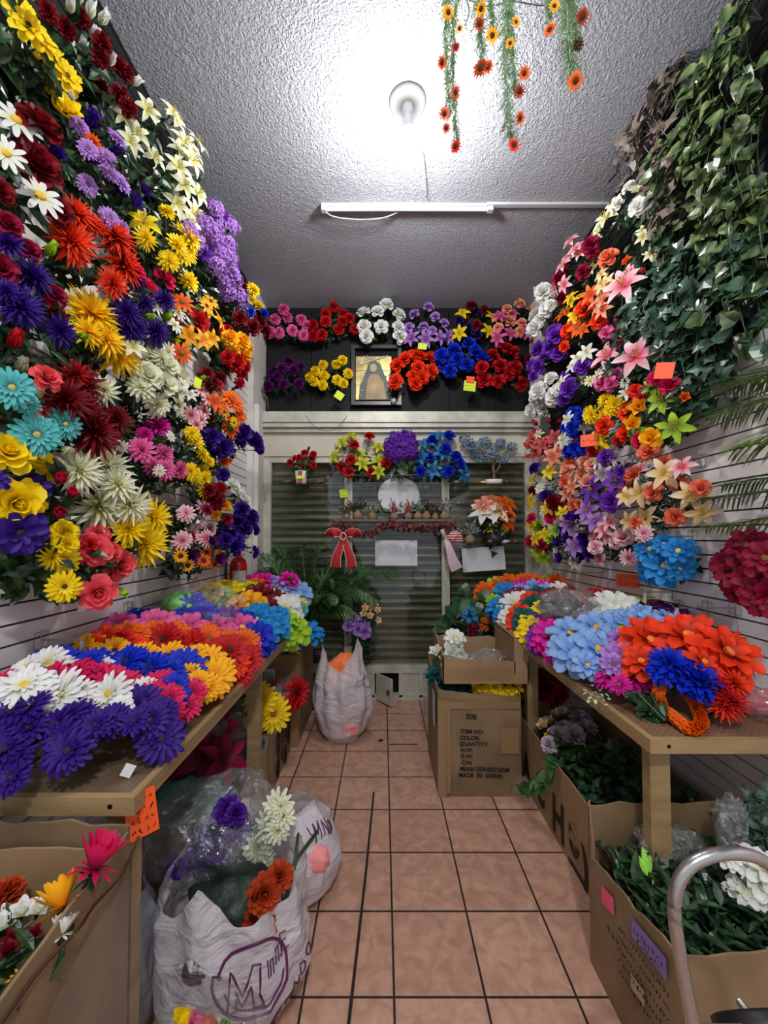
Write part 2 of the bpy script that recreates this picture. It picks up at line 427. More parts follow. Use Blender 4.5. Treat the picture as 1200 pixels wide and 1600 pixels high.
def bush(label, spec, surf, base_fn, face, group, cat='flower bunch', leafy=5, leaf=(.05, .026), grow=1.12, name=None, gm=None, shape='oval', spread=.6, subs=True, extra=0):
    hs = parse(spec)
    pts = []
    for kind, colour, px, py, sz in hs:
        p, nrm = surf(px, py)
        p = p + Vector((RND.uniform(-.012, .012),) * 3)
        hs_ = sz * p.y / F * .42
        p.x = min(max(p.x, XL + .02 + hs_ * .8 + (.08 if p.y > 3.7 else 0)), XR - .02 - hs_ * .8 - (.08 if p.y > 3.85 else 0)); p.y = min(p.y, YB - .05 - hs_ * .5)
        pts.append((kind, colour, p, sz * p.y / F * grow, nrm))
    cen = sum((q[2] for q in pts), Vector()) / len(pts)
    base = base_fn(cen)
    if group and 'heaped' in group: base.y = min(base.y, 3.7)
    root = thing(name or (KNAME[hs[0][0]] + '_bush'), label, cat, base, group)
    st = MB(); lf = MB()
    for kind, colour, p, sz, nrm in pts:
        d = face(p, nrm) + (p - cen) * (spread / max(.12, .5 * sum(((q[2] - cen).length for q in pts)) / len(pts) * 2 + .01)) * .5
        d = d.normalized() + Vector([RND.uniform(-.22, .22) for _ in range(3)])
        d.normalize()
        head(root, kind, colour, p, d, sz, subs and sz > .035)
        b = p - d * sz * .1
        m1 = base.lerp(b, .5) + d * 0.02 + Vector((0, 0, .02))
        pa = [base.lerp(m1, .1), base.lerp(m1, .6), m1, b - d * sz * .2, b]
        st.tube(pa, [.003, .003, .0025, .003, sz * .10 if kind not in 'LB' else .006], 4, cap=False)
        for i in range(leafy):
            u = RND.uniform(.15, 1.0); q = base.lerp(b, u) + Vector([RND.uniform(-.02, .02) for _ in range(3)])
            q -= d * sz * .15
            dd = Vector([RND.uniform(-1, 1) for _ in range(3)]) + d * .35
            k = RND.uniform(.7, 1.3)
            lf.leaf(q, dd, d, leaf[0] * k, leaf[1] * k, RND.uniform(.05, .5), shape=shape)
    for i in range(extra):
        a = RND.choice(pts)[2].lerp(RND.choice(pts)[2], RND.random()); q = a.lerp(base, RND.uniform(.25, .7)) + Vector([RND.uniform(-.05, .05) for _ in range(3)])
        k = RND.uniform(.8, 1.4)
        lf.leaf(q, Vector([RND.uniform(-1, 1) for _ in range(3)]), face(q, Vector((0, 0, 1))), leaf[0] * k, leaf[1] * k, .3, shape=shape)
    zl = .934 if .93 < base.z < .99 and group and 'table' in group else 0
    for b_ in (st, lf): b_.v = [inside(v, zl) for v in b_.v]
    if st.v: part(st, 'stems', STEM, root)
    if lf.v: part(lf, 'foliage', gm or GREEN, root)
    return root
# ------------------------------------------------------------------ room shell
def floor_mat():
    m, nt, b = nodes('floor_tiles'); L = nt.links.new
    tc = nt.nodes.new('ShaderNodeTexCoord'); mp = nt.nodes.new('ShaderNodeMapping')
    mp.inputs['Location'].default_value = (-.04, -.166, 0)
    L(tc.outputs['Object'], mp.inputs[0])
    br = nt.nodes.new('ShaderNodeTexBrick'); br.offset = 0; br.squash = 1
    br.inputs['Scale'].default_value = 1; br.inputs['Mortar Size'].default_value = .0045; br.inputs['Mortar Smooth'].default_value = .1
    br.inputs['Brick Width'].default_value = .32; br.inputs['Row Height'].default_value = .333; br.inputs['Bias'].default_value = 0
    br.inputs['Color1'].default_value = lin((202, 162, 140)); br.inputs['Color2'].default_value = lin((192, 151, 130)); br.inputs['Mortar'].default_value = lin((46, 38, 36))
    L(mp.outputs[0], br.inputs[0])
    n = nt.nodes.new('ShaderNodeTexNoise'); n.inputs['Scale'].default_value = 16; n.inputs['Detail'].default_value = 9; n.inputs['Distortion'].default_value = .8
    L(tc.outputs['Object'], n.inputs[0])
    r = nt.nodes.new('ShaderNodeValToRGB'); r.color_ramp.elements[0].position = .35; r.color_ramp.elements[1].position = .7
    r.color_ramp.elements[0].color = (.74, .68, .65, 1); r.color_ramp.elements[1].color = (1.06, 1.04, 1.02, 1)
    L(n.outputs[0], r.inputs[0])
    mx = nt.nodes.new('ShaderNodeMix'); mx.data_type = 'RGBA'; mx.blend_type = 'MULTIPLY'; mx.inputs[0].default_value = 1
    L(br.outputs[0], mx.inputs[6]); L(r.outputs[0], mx.inputs[7]); L(mx.outputs[2], b.inputs['Base Color'])
    b.inputs['Roughness'].default_value = .42
    bp = nt.nodes.new('ShaderNodeBump'); bp.invert = True; bp.inputs['Strength'].default_value = .6; bp.inputs['Distance'].default_value = .004
    L(br.outputs['Fac'], bp.inputs['Height']); L(bp.outputs[0], b.inputs['Normal'])
    return m
def ceil_mat():
    m, nt, b = nodes('stucco'); L = nt.links.new
    tc = nt.nodes.new('ShaderNodeTexCoord')
    n = nt.nodes.new('ShaderNodeTexNoise'); n.inputs['Scale'].default_value = 34; n.inputs['Detail'].default_value = 3; n.inputs['Distortion'].default_value = 1.6
    v = nt.nodes.new('ShaderNodeTexNoise'); v.inputs['Scale'].default_value = 80; v.inputs['Detail'].default_value = 2; v.inputs['Distortion'].default_value = .8
    L(tc.outputs['Object'], n.inputs[0]); L(tc.outputs['Object'], v.inputs[0])
    a = nt.nodes.new('ShaderNodeMath'); a.operation = 'ADD'; L(n.outputs[0], a.inputs[0]); L(v.outputs[0], a.inputs[1])
    r = nt.nodes.new('ShaderNodeValToRGB'); r.color_ramp.elements[0].position = .42; r.color_ramp.elements[1].position = .62
    h = nt.nodes.new('ShaderNodeMath'); h.operation = 'MULTIPLY'; h.inputs[1].default_value = .5
    L(a.outputs[0], h.inputs[0]); L(h.outputs[0], r.inputs[0])
    bp = nt.nodes.new('ShaderNodeBump'); bp.inputs['Strength'].default_value = .8; bp.inputs['Distance'].default_value = .008
    L(r.outputs[0], bp.inputs['Height']); L(bp.outputs[0], b.inputs['Normal'])
    b.inputs['Base Color'].default_value = lin((170, 174, 184)); b.inputs['Roughness'].default_value = .55
    return m
WHITEP = mat('white_panel', (242, 238, 238), .26, var=.05, vscale=2)
BLACKP = mat('black_panel', (15, 15, 17), .6, spec=.25)
GROOVE = mat('groove_backing', (50, 38, 34), .8)  # dark brown backing that lines the grooves between the slats
PLASTER = mat('white_plaster', (222, 220, 214), .6, bump=.15, bscale=12, var=.08, vscale=3)
struct(MB().box(XL - .1, XR + .1, YF, YB + .1, -.1, 0), 'floor', floor_mat())
struct(MB().box(XL - .1, XR + .1, YF, YB + .1, ZC, ZC + .1), 'ceiling', ceil_mat())
def slat_side(name, xw, s, y0, y1, ztop):
    mb = MB(); P = .0695; z = .0
    a, b = (xw - .1, xw - .012) if s > 0 else (xw + .012, xw + .1)
    mb.box(a, b, y0, y1, 0, ZC, 2)
    c, d = (xw - .012, xw) if s > 0 else (xw, xw + .012)
    while z < ZC - .01:
        mb.box(c, d, y0, y1, z, min(z + P - .008, ZC - .001), 0 if z < ztop else 1); z += P
    return struct(mb, name, [WHITEP, BLACKP, GROOVE])
slat_side('wall_left', XL, 1, YF, 3.79, 3.02)
slat_side('wall_right', XR, -1, YF, 3.92, 2.50)
mb = MB().box(XL - .1, XL + .05, 3.79, YB, 0, ZC).box(XL - .1, XL + .09, 3.83, 3.97, 0, 2.86)
struct(mb, 'wall_left_pier', PLASTER)
mb = MB().box(XR - .09, XR + .1, 3.92, YB, 0, ZC)
struct(mb, 'wall_right_pier', PLASTER)
# back wall: black panelling above, cream lintel below the shutter housing
mb = MB().box(XL - .1, XR + .1, YB + .04, YB + .1, 2.40, ZC)
x = XL + .05
while x < XR:
    mb.box(x, min(x + .465, XR), YB, YB + .04, 2.86, ZC); x += .47
struct(mb, 'wall_back', BLACKP)
CREAM = mat('cream_paint', (206, 202, 184), .5, var=.1, vscale=2, bump=.1)
ALU = mat('aluminium_frame', (204, 202, 188), .4, .1, var=.15, vscale=8)
struct(MB().box(-1.2, 1.51, YB - .05, YB + .04, 2.43, 2.66), 'trim_1', CREAM)
mb = MB()
for z0, z1, d in ((2.66, 2.70, .10), (2.70, 2.745, .14), (2.745, 2.80, .16), (2.80, 2.86, .14)):
    mb.box(-1.2, 1.51, YB - d, YB + .04, z0 + .004, z1)
mb.box(-1.2, 1.51, YB - .08, YB + .04, 2.66, 2.86)
struct(mb, 'trim_2', ALU)
# roller shutter behind the shop window
def shutter_mat():
    m = mat('shutter_steel', (152, 147, 126), .4, .15, var=.45, vscale=3, c2=(76, 71, 58), stretch=(.5, 1, 7), spec=.5)
    return m
mb = MB(); rows = []
z = .30
prof = [(0, 0), (.012, .006), (.022, .026), (.018, .048), (.004, .058), (-.016, .062), (-.016, .074)]
while z < 2.45:
    for dy, dz in prof: rows.append([(-1.16, YB + .10 - dy, z + dz), (1.48, YB + .10 - dy, z + dz)])
    z += .078
mb.grid(rows)
sh = struct(mb, 'door_1', shutter_mat())
tag(sh, 'closed grey roller shutter of narrow horizontal slats across the back', None)
struct(MB().box(-1.3, 1.6, YB + .14, YB + .2, 0, 2.6), 'wall_back_outer', BLACKP)
# shop window frame: outer frame, mullions, sill, glass
win = MB().box(-1.20, -1.13, YB - .03, YB + .03, 0, 2.43).box(1.44, 1.51, YB - .03, YB + .03, 0, 2.43)
win.box(-1.13, 1.44, YB - .03, YB + .03, 2.37, 2.43).box(-1.13, 1.44, YB - .03, YB + .03, .26, .34)
for x0 in (-.385, .595):
    win.box(x0, x0 + .028, YB - .03, YB + .03, .34, 2.37).box(x0 + .05, x0 + .078, YB - .03, YB + .03, .34, 2.37).box(x0 + .028, x0 + .05, YB - .01, YB + .02, .34, 2.37)
w1 = struct(win, 'window_1', ALU)
GLASS = MATS.setdefault('glass', pane_glass('window_glass', .035))
g = MB().box(-1.13, -.385, YB - .004, YB + .002, .34, 2.37).box(-.307, .595, YB - .004, YB + .002, .34, 2.37).box(.673, 1.44, YB - .004, YB + .002, .34, 2.37)
gg = g.build('glass_pane', GLASS); gg.parent = w1
# low panelled base with a small hatch left ajar
mb = MB()
for x0, x1 in ((-1.13, -.55), (-.55, -.08), (.16, .6), (.6, 1.44)):
    mb.box(x0, x1, YB - .01, YB + .02, .05, .26)
    for xx in (x0, (x0 + x1) / 2 - .018, x1 - .035): mb.box(xx, xx + .035, YB - .05, YB, .03, .27)
mb.box(-1.13, -.08, YB - .05, YB + .03, 0, .05).box(-.08, .16, YB - .05, YB + .03, 0, .05).box(.16, 1.44, YB - .05, YB + .03, 0, .05)
struct(mb, 'baseboard_back', ALU)
d = thing('hatch_door', 'small pale metal hatch standing ajar at the foot of the roller shutter', 'hatch', (-.08, YB - .06, .03))
m_ = MB(); M = Matrix.Translation((-.06, YB - .06, .02)) @ Matrix.Rotation(math.radians(-52), 4, 'Z')
m_.box(0, .24, -.01, .01, 0, .25, M=M); part(m_, 'door_panel', ALU, d)
m_ = MB(); m_.box(.195, .215, -.03, -.01, .10, .14, M=M); part(m_, 'latch', mat('dull_brass', (120, 100, 60), .4, .8), d)

# ------------------------------------------------------------------ lamp and ceiling fittings
BX, BY = .135, 2.17
L_ = thing('ceiling_light', 'glowing white bulb in a round white ceiling holder', 'lamp', (BX, BY, ZC))
WP = mat('white_plastic', (186, 188, 192), .4)
m_ = MB().lathe([(.001, 0), (.10, 0), (.10, -.012), (.085, -.022), (.03, -.028), (.001, -.028)], 28, (BX, BY, ZC)); part(m_, 'ceiling_rose', mat('grey_white_plastic', (120, 120, 120), .6), L_, True)
m_ = MB().lathe([(.028, -.02), (.03, -.06), (.024, -.075), (.02, -.085)], 20, (BX, BY, ZC)); part(m_, 'lamp_holder', WP, L_, True)
m_ = MB().lathe([(.055, -.185), (.052, -.175), (.046, -.17), (.034, -.135), (.026, -.10), (.02, -.08)], 24, (BX, BY, ZC)); part(m_, 'bulb_collar', WP, L_, True)
m_ = MB().lathe([(.001, -.345), (.03, -.34), (.056, -.318), (.070, -.28), (.068, -.235), (.055, -.185)], 14, (BX, BY, ZC))
part(m_, 'bulb', mat('bulb_glow', (255, 255, 255), .4, emit=BULB_STRENGTH), L_, True)
# unseen lamp added behind the camera to fill the front of the shop
L2 = bpy.data.lights.new('rear_fill_lamp', 'POINT'); L2.energy = REAR_FILL_WATTS; L2.shadow_soft_size = .08; L2.color = (1, .97, .94)
o = bpy.data.objects.new('rear_fill_lamp', L2); COL.objects.link(o); o.location = (.15, -.9, 3.6)
# unlit batten with its loose cable, and the cable duct
a = onz(505, 324, ZC - .02); b = onz(770, 319, ZC - .02)
t = thing('tube_light_batten', 'white unlit tube batten across the ceiling behind the bulb', 'light fitting', (a.x, a.y, ZC))
m_ = MB(); m_.box(a.x, b.x, a.y - .018, a.y + .018, ZC - .022, ZC - .001); part(m_, 'housing', WP, t)
m_ = MB(); m_.tube([(a.x + .02, a.y, ZC - .033), (b.x - .03, a.y, ZC - .033)], .013, 10); part(m_, 'tube', mat('unlit_tube', (196, 198, 204), .3), t, True)
m_ = MB(); m_.box(a.x - .012, a.x + .02, a.y - .017, a.y + .017, ZC - .05, ZC - .002).box(b.x - .03, b.x + .008, a.y - .017, a.y + .017, ZC - .05, ZC - .002); part(m_, 'end_cap', WP, t)
c = [onz(505, 326, ZC - .04), onz(520, 338, ZC - .05), onz(560, 343, ZC - .05), onz(600, 340, ZC - .045), onz(628, 328, ZC - .03)]
m_ = MB(); m_.tube(smooth_path(c), .0045, 6); part(m_, 'loose_cable', WP, t, True)
a = onz(765, 306, ZC - .02); b = Vector((XR, 2.86, ZC))
tag(MB().box(a.x, XR - .002, 2.84, 2.87, ZC - .02, ZC - .001).build('cable_duct', WP), 'slim white cable duct running from the batten to the ivy wall', 'cable duct')
c = [Vector((BX + .03, BY + .03, ZC - .1)), onz(660, 235, ZC - .03), onz(665, 270, ZC - .012), onz(668, 316, ZC - .03)]
tag(MB().tube(smooth_path(c), .003, 5).build('lamp_cable', mat('grey_cable', (120, 118, 120), .5), smooth=True), 'thin grey cable from the bulb holder to the tube batten', 'cable')

# ------------------------------------------------------------------ wooden tables
PINE = mat('pine_board', (170, 142, 98), .5, var=.22, vscale=4, stretch=(1, .15, 6), bump=.1)
def peg_mat():
    m, nt, b = nodes('pegboard'); L = nt.links.new
    tc = nt.nodes.new('ShaderNodeTexCoord'); mp = nt.nodes.new('ShaderNodeMapping'); L(tc.outputs['Object'], mp.inputs[0])
    mp.inputs['Scale'].default_value = (40, 40, 0)
    fr = nt.nodes.new('ShaderNodeVectorMath'); fr.operation = 'FRACTION'; L(mp.outputs[0], fr.inputs[0])
    ds = nt.nodes.new('ShaderNodeVectorMath'); ds.operation = 'DISTANCE'; ds.inputs[1].default_value = (.5, .5, 0); L(fr.outputs[0], ds.inputs[0])
    lt = nt.nodes.new('ShaderNodeMath'); lt.operation = 'LESS_THAN'; lt.inputs[1].default_value = .14; L(ds.outputs['Value'], lt.inputs[0])
    mx = nt.nodes.new('ShaderNodeMix'); mx.data_type = 'RGBA'; L(lt.outputs[0], mx.inputs[0])
    mx.inputs[6].default_value = lin((128, 98, 74)); mx.inputs[7].default_value = lin((30, 20, 16)); L(mx.outputs[2], b.inputs['Base Color'])
    b.inputs['Roughness'].default_value = .5
    return m
def table(name, label, x0, x1, y0, y1, top, legs, edge_x, zt=.93, boardm=None):
    t = thing(name, label, 'table', ((x0 + x1) / 2, (y0 + y1) / 2, 0))
    part(MB().box(x0 + .0, x1, y0 + .0, y1, zt - .012, zt), 'table_top', top, t)
    e = MB().box(x0, x1, y0 - .022, y0, zt - .045, zt + .002); part(e, 'front_rail', PINE, t)
    ex = x0 if edge_x < 0 else x1
    e = MB().box(*((ex - .022, ex) if edge_x < 0 else (ex, ex + .022)), y0 - .022, y1, zt - .045, zt + .002); part(e, 'side_rail', PINE, t)
    for lx, ly in legs: part(MB().box(lx, lx + .07, ly, ly + .045, 0, zt - .045), 'leg', PINE, t)
    sc = MB()
    for sx, sz in ((ex + (.04 if edge_x < 0 else -.04), zt - .02),): sc.box(sx - .005, sx + .005, y0 - .025, y0 - .02, sz - .005, sz + .005)
    part(sc, 'bolt', mat('dark_bolt', (40, 34, 30), .4, .8), t)
    return t
table('display_table', 'plain wooden table heaped with rows of gerbera bunches', XL + .005, -.67, 1.12, 3.35, mat('hardboard', (112, 94, 72), .5, var=.2, vscale=10), [(-.745, 1.14), (-.745, 2.3), (-.745, 3.28), (-1.2, 1.14), (-1.2, 3.28)], 1)
table('display_table', 'pegboard-topped wooden table heaped with large fabric blooms beside the ivy wall', .92, XR - .005, 1.43, 3.88, peg_mat(), [(.935, 1.47), (.935, 2.7), (.935, 3.8), (1.52, 1.47), (1.52, 3.8)], -1)
# ------------------------------------------------------------------ flower bushes on the wall over the gerbera table
def surf_l(px, py):
    X = XL + .25 + RND.uniform(-.05, .04)
    return onx(px, py, X), Vector((1, 0, 0))
def base_l(c): return Vector((XL + .012, c.y + .05, c.z - .07))
def face_l(p, n): return Vector((.8, -.55, .15))
G1 = 'flower bushes hung above the gerbera table'
LW = [
('bright yellow satin blooms with dark throats, highest beside the stucco ceiling', 'K:yel:50 30,12 45,40 62,62 80,90,46 98,118,44 92,140,40; P:yel:44 84,172 116,176,40 20,-10'),
('bush of dark burgundy carnations and upright white rosebuds touching the ceiling', 'B:wht:32 108,18 142,28 163,37 140,58 133,84 166,100 203,131,26 118,4; C:drd:30 84,21 130,30 161,68 150,90 186,102 200,114 163,136 186,147 192,168 100,45'),
('large crimson roses with white daisies seen edge-on, over bare white slats', 'Y:wht:64 35,189 3,240,50 72,306,66; R:drd:72 58,200 52,262 96,330,50 6,300,40'),
('indigo magnolias and pale lilac asters with one small orange bloom', 'P:vio:32 130,200 150,186 98,245 140,250 182,242 182,296 217,301 203,318,36; G:lil:34 114,196 180,217 130,233 168,245 178,268 140,289 198,285 179,340 192,357,24; D:org:28 142,222'),
('loose white plumeria lilies beneath the burgundy carnations', 'L:crm:36 200,182 224,172 245,182 206,208 210,222 245,247 268,189 262,178'),
('tall cluster of ivory bell lilies against the ceiling edge', 'L:crm:38 287,224 301,241 273,262 280,272 297,252 308,224 290,290 308,303 304,334 297,348 276,318 286,240'),
('lilac hydrangea and wisteria clusters running down the ceiling corner', 'H:lil:34 334,328 360,354 332,370 311,380 353,384 329,391 339,415 360,408 364,433 350,440 357,456 372,464 336,350 318,352 300,362 345,400; C:pur:26 345,338 322,395 366,420'),
('yellow star lilies and small yellow chrysanthemums with glossy leaves', 'L:yel:46 224,349; D:yel:36 230,372; M:yel:36 259,331,26 294,372,42 264,408 273,383 287,362 290,440 280,398 295,395'),
('three huge orange-red spider dahlias over the golden ones', 'D:flame:66 119,335,56 115,378,70 176,372,62 190,412,66 184,442,50 150,350,40'),
('two big golden-yellow spider dahlias over the ivory ones', 'D:sun:86 148,490 182,552,78 136,520,46 170,530,60; D:yel:56 158,506'),
('hot pink roses, lime buds and dark violet mums with little white daisies', 'R:hot:40 234,452 258,437 216,424,28; D:vio:46 196,489 206,512 248,517 261,468,36 210,440,32 190,515 224,475,30; Y:wht:30 240,478 280,485 276,506 264,547,26; B:lime:24 226,496 262,498 268,534,18'),
('violet-blue gerberas, magenta roses and lime buds near the wall slats', 'D:vio:60 8,382,46 49,433 38,478,70 94,517,50 22,455,44; R:crim:44 7,354 36,394,38 7,420 84,464,36 90,488,30; B:lime:36 72,401 82,482 112,529,26'),
('orange daisies and gold lilies with a red rose, high in the far corner', 'Y:org:34 290,471 287,508 282,552; L:gold:30 311,534 340,503 300,524 322,487,26 333,528; R:red:36 308,503 318,508,20; Y:gold:26 332,470 322,478'),
('gold and red carnations in a tight cascade beside the white pier', 'C:gold:30 359,529 378,534 380,555 366,545,24 385,545,20; C:red:36 371,566 353,560,24 357,518,26 378,580,24 384,572,22'),
('dark burgundy roses with a lime mum at the top corner of the pier', 'R:drd:26 376,498 402,503 413,517 381,450,20 392,512 408,494; M:yel:24 392,466 406,478 398,452; R:blu:16 390,488 412,490'),
('white chrysanthemums and cream roses in a full round bush', 'M:crm:46 241,559 217,608 245,632 241,585,36; R:crm:40 232,588,42 276,590 258,575,34 275,615,32 262,600; L:crm:36 201,545 273,636,30; D:crm:44 171,608 255,560,34; Y:wht:22 285,600 285,640'),
('deep red spider dahlias massed together below the golden ones', 'D:drd:76 126,601 101,626 150,671,86 178,657,54 132,640,60; D:red:60 155,680,50 120,585,44'),
('teal gerberas with coral roses and closed ivory tulips', 'G:teal:64 14,608,66 54,681,70 91,667,56 36,632,40; B:crm:44 38,575 61,617,46 100,703,34; R:coral:42 63,594 70,646,30; B:red:50 14,545 2,650,34'),
('big sunny yellow roses low on the slats', 'R:yel:78 21,706,66 31,782,84 55,722,44 77,730,42; K:vio:60 49,761 30,833,72 2,745,40'),
('giant ivory spider dahlias with hot pink rosebuds', 'D:crm:80 171,729 122,736,74 150,792,90 199,789,74; B:hot:42 103,747 110,775,36 84,805,48; D:crm:60 178,760'),
('clear yellow spider dahlias at the lower end of the ivory ones', 'D:yel:72 234,810,66 224,848,82 203,824,54 240,835,50'),
('yellow carnations over two yellow gerberas, lowest of the near bushes', 'C:yel:44 101,831 92,856,38; G:yel:58 87,880 110,910,56; D:yel:34 70,878'),
('coral-pink open roses with a lime bud and a white tag, hanging lowest', 'R:coral:54 152,838,40 140,864,56 178,887,48 154,925,54 132,855,40 165,868,40; R:red:24 146,848; B:lime:26 184,920; P:gold:24 150,872'),
('candy pink dahlias with small white blossoms', 'M:pnk:42 219,705 254,712,36 261,733,38 278,736,32 240,728,30; Y:wht:20 250,735 195,697 270,680; M:mag:40 243,668 232,676,28'),
('small blush and white daisies in a slim spray', 'Y:ltp:26 308,611 320,625 303,645 304,664 322,640 314,655; B:lime:18 308,597; L:wht:22 298,618'),
('orange tulips and daisies beside the pier edge', 'G:org:36 366,625,40 374,650,26 357,668; L:org:30 341,636 332,630 357,671; Y:yel:16 357,653 365,660 350,645; C:red:22 372,600 335,604'),
('long trailing spray of yellow button mums', 'M:yel:28 301,691 299,736 318,708 320,736 317,750 324,764 303,675 312,695,22 308,742 325,722,20'),
('dark violet roses jutting toward the white pier', 'R:vio:34 378,677 395,691 386,684 339,691 350,699 328,684,28; R:grape:26 400,702 372,690; P:org:24 350,722; R:vio:22 348,742'),
('white rose cluster low beside the pier with dark red blooms', 'R:wht:34 371,771 380,780,26 362,760,26; C:red:24 345,763; C:drd:36 329,778 338,785,28 322,768,26; C:gold:20 350,792 334,806'),
('burgundy-and-white striped little chrysanthemums', 'M:ltp:32 290,803 322,792 303,833 285,845 327,827,26 318,845 310,815,24; M:crim:22 296,806 300,838 326,795 288,848'),
('small orange sunflowers with dark centres at the bottom of the far bushes', 'S:org:28 325,862 315,878 346,866,24 336,880,22; S:gold:24 280,870 295,882; P:plum:28 338,876 325,850,22 300,868'),
('mass of dark purple roses, lowest beside the fire extinguisher', 'R:vio:30 374,800 360,834 378,827 364,855 388,812 366,818,26 350,846,26; R:grape:22 399,826 395,864 355,815 372,843; R:crim:20 353,813; B:crm:14 385,838'),
('dark greenery and seed stems above the candy pink dahlias', 'P:brown:20 325,655 318,675 330,668 322,600; C:drd:26 330,600 345,590 318,588'),
]
for lab, sp in LW:
    bush(lab, sp, surf_l, base_l, face_l, G1, leafy=7, leaf=(.062, .03), extra=60, grow=1.06)
# leafy bushes that fill the shaded upper end of this wall
for lab, sp in (('leafy dark green bush with hardly any bloom, just under the ceiling by the burgundy carnations', [(110, 70), (150, 120), (60, 110), (20, 110), (175, 140), (120, 150)]),
                ('dense dark foliage bush below the ivory bell lilies', [(230, 300), (255, 270), (215, 240), (240, 330), (262, 350), (300, 390)]),
                ('broad-leaved green bush hanging behind the yellow star lilies', [(320, 430), (300, 420), (330, 455), (270, 330), (345, 480), (310, 460)]),
                ('dark leaf bush hanging between the red dahlias and the pier', [(270, 650), (220, 640), (290, 680), (330, 720), (200, 690), (285, 770)]),
                ('shadowy leaf bush hanging beside the deep red dahlias', [(60, 500), (110, 560), (90, 720), (10, 500), (60, 560), (40, 640)])):
    root = None; pts = [surf_l(*q)[0] + Vector((-.1, 0, 0)) for q in sp]
    cen = sum(pts, Vector()) / len(pts); root = thing('leaf_bush', lab, 'artificial plant', base_l(cen), G1)
    st = MB(); lf = MB()
    for p in pts:
        st.tube([root.location, root.location.lerp(p, .5) + Vector((.03, 0, .04)), p], .0035, 4)
        for i in range(44):
            q = root.location.lerp(p, RND.uniform(.4, 1.1)) + Vector([RND.gauss(0, .045) for _ in range(3)]); q.x = max(q.x, XL + .02)
            lf.leaf(q, Vector([RND.uniform(-1, 1) for _ in range(3)]), Vector((1, -.3, .3)), RND.uniform(.045, .085), RND.uniform(.022, .04), .3)
    for b_ in (st, lf): b_.v = [inside(v) for v in b_.v]
    part(st, 'stems', STEM, root); part(lf, 'foliage', GREEN, root)

